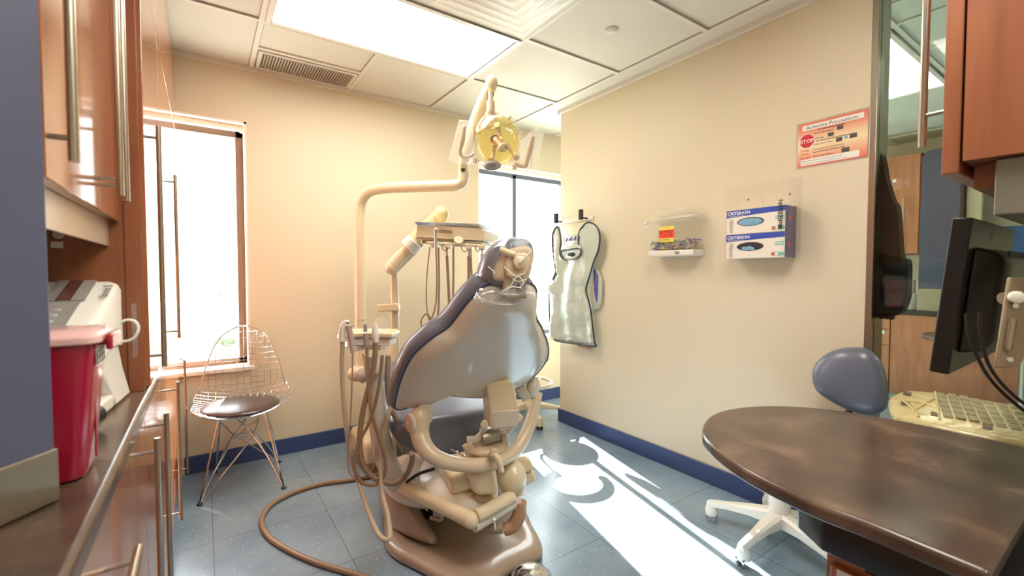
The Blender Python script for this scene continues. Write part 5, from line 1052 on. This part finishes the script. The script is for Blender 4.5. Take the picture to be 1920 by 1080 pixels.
MB().lathe([(.034, -.035), (.034, .045), (.03, .052), (.001, .054)], (1.064,1.502,0.317), (0, 0, 1), 24).done('knuckle', 'cream_pl', t); MB().lathe([(.036, 0), (.036, .012), (.03, .018), (.001, .02)], (1.060,1.506,0.339), (0, 0, 1), 24).done('knuckle_cap', 'beige_pl', t)
# instruments parked on the tray
MB().tube([(0.472,1.935,0.913),(0.475,1.935,0.953),(0.479,1.933,0.978),(0.487,1.929,0.991),(0.496,1.922,0.993)], [.013, .015, .013, .011, .009], 12, smooth=5).done('suction_valve', 'white_pl', t, ang=80)
MB().ell((0.493,1.915,0.991), (.006, .004, .004)).done('valve_mouth', 'ink', t)
MB().tube([(0.507,1.897,0.866),(0.504,1.901,0.903),(0.498,1.907,0.948),(0.495,1.910,0.979)], [.010, .012, .014, .013], 10, smooth=4).tube([(0.490,1.908,0.977),(0.499,1.901,0.975),(0.510,1.894,0.982)], .004, 8).done('saliva_valve', mat('mauve_plastic', (178, 160, 152), .35), t, ang=80)
MB().tube([(0.556,1.877,0.891),(0.555,1.879,0.924),(0.554,1.881,0.946)], [.011, .012, .010], 10, smooth=3).tube([(0.554,1.881,0.953),(0.554,1.882,0.984)], .0075, 10).done('handpiece', 'grey_ink', t, ang=60)
MB().tube([(0.588,1.856,0.909),(0.588,1.856,0.935),(0.587,1.858,0.962),(0.587,1.859,0.984)], [.012, .016, .014, .010], 12, smooth=3).done('handpiece', 'white_pl', t, ang=60)
MB().tube([(0.554,1.976,0.919),(0.571,1.965,0.924),(0.592,1.950,0.929),(0.606,1.941,0.936)], .0022, 6).done('probe', 'steel', t)
HA = [([(0.477,1.944,0.911),(0.473,1.942,0.800),(0.477,1.933,0.643),(0.489,1.918,0.486),(0.507,1.901,0.386),(0.524,1.812,0.271),(0.530,1.684,0.210),(0.543,1.626,0.199),(0.562,1.625,0.209),(0.576,1.690,0.255),(0.582,1.774,0.314),(0.593,1.819,0.406),(0.623,1.851,0.524),(0.659,1.891,0.611),(0.674,1.920,0.684),(0.668,1.927,0.755),(0.666,1.932,0.835)], .0095, 'hose_l'),
      ([(0.505,1.898,0.866),(0.501,1.896,0.737),(0.492,1.895,0.583),(0.481,1.898,0.450),(0.485,1.892,0.372),(0.508,1.875,0.350),(0.548,1.848,0.361),(0.571,1.834,0.406),(0.578,1.832,0.472)], .003, 'hose'),
      ([(0.585,1.846,0.910),(0.582,1.845,0.859),(0.571,1.849,0.782),(0.543,1.864,0.660),(0.527,1.871,0.560),(0.523,1.870,0.472),(0.534,1.859,0.401),(0.572,1.831,0.346),(0.635,1.786,0.324),(0.679,1.757,0.361),(0.678,1.689,0.448),(0.669,1.672,0.482)], .0115, 'hose_d'),
      ([(0.552,1.855,0.894),(0.552,1.851,0.784),(0.560,1.839,0.641),(0.585,1.817,0.520),(0.605,1.800,0.443),(0.602,1.799,0.366),(0.570,1.819,0.324),(0.527,1.849,0.333),(0.502,1.868,0.388),(0.501,1.871,0.443),(0.521,1.860,0.509),(0.555,1.840,0.586),(0.584,1.825,0.696),(0.599,1.819,0.806),(0.604,1.818,0.859)], .007, 'hose_d'),
      ([(0.664,1.921,0.832),(0.660,1.919,0.710),(0.668,1.910,0.616),(0.697,1.886,0.534),(0.726,1.862,0.441),(0.735,1.854,0.405)], .013, 'hose')]
for p_, r, mm in HA: MB().tube(p_, r, 10, smooth=10).done('hose', mm, t)
MB().tube([(0.566,1.965,0.845),(0.575,1.958,0.817),(0.580,1.953,0.785)], .002, 6).done('thin_lead', 'ink', t)
# ---- hose on the floor, foot control
z = .013
tag(MB().tube([(p[0], p[1], .0125) for p in [(1.119,2.635,0.012),(0.930,2.596,0.012),(0.783,2.586,0.012),(0.653,2.610,0.012),(0.518,2.649,0.012),(0.379,2.627,0.012),(0.274,2.563,0.012),(0.222,2.470,0.012),(0.207,2.367,0.012),(0.227,2.225,0.012),(0.293,2.059,0.012),(0.370,1.917,0.012),(0.462,1.783,0.012),(0.576,1.620,0.012)]], .0115, 12, smooth=10).done('floor_hose', 'hose_d'), 'tan hose curving over the blue floor left of the chair', 'hose')
t = thing('foot_control', 'chrome dome foot control on the floor in front of the chair base', 'foot control', (1.03, 1.33, 0))
fc = V((1.024,1.353,0.000)); MB().lathe([(.001, 0), (.082, 0), (.084, .012), (.078, .028), (.06, .045), (.035, .055), (.001, .058)], fc, (0, 0, 1), 40).done('dome', 'chrome', t)
MB().box(fc + V((-.10, .0, .018)), (.045, .04, .03), .5).done('side_switch', 'beige_pl', t, bevel=.008); MB().tube([fc + V((-.07, .02, .01)), fc + V((-.12, .04, .008)), fc + V((-.16, -.02, .008)), fc + V((-.2, -.08, .008))], .005, 8, smooth=4).done('cord', 'black', t)
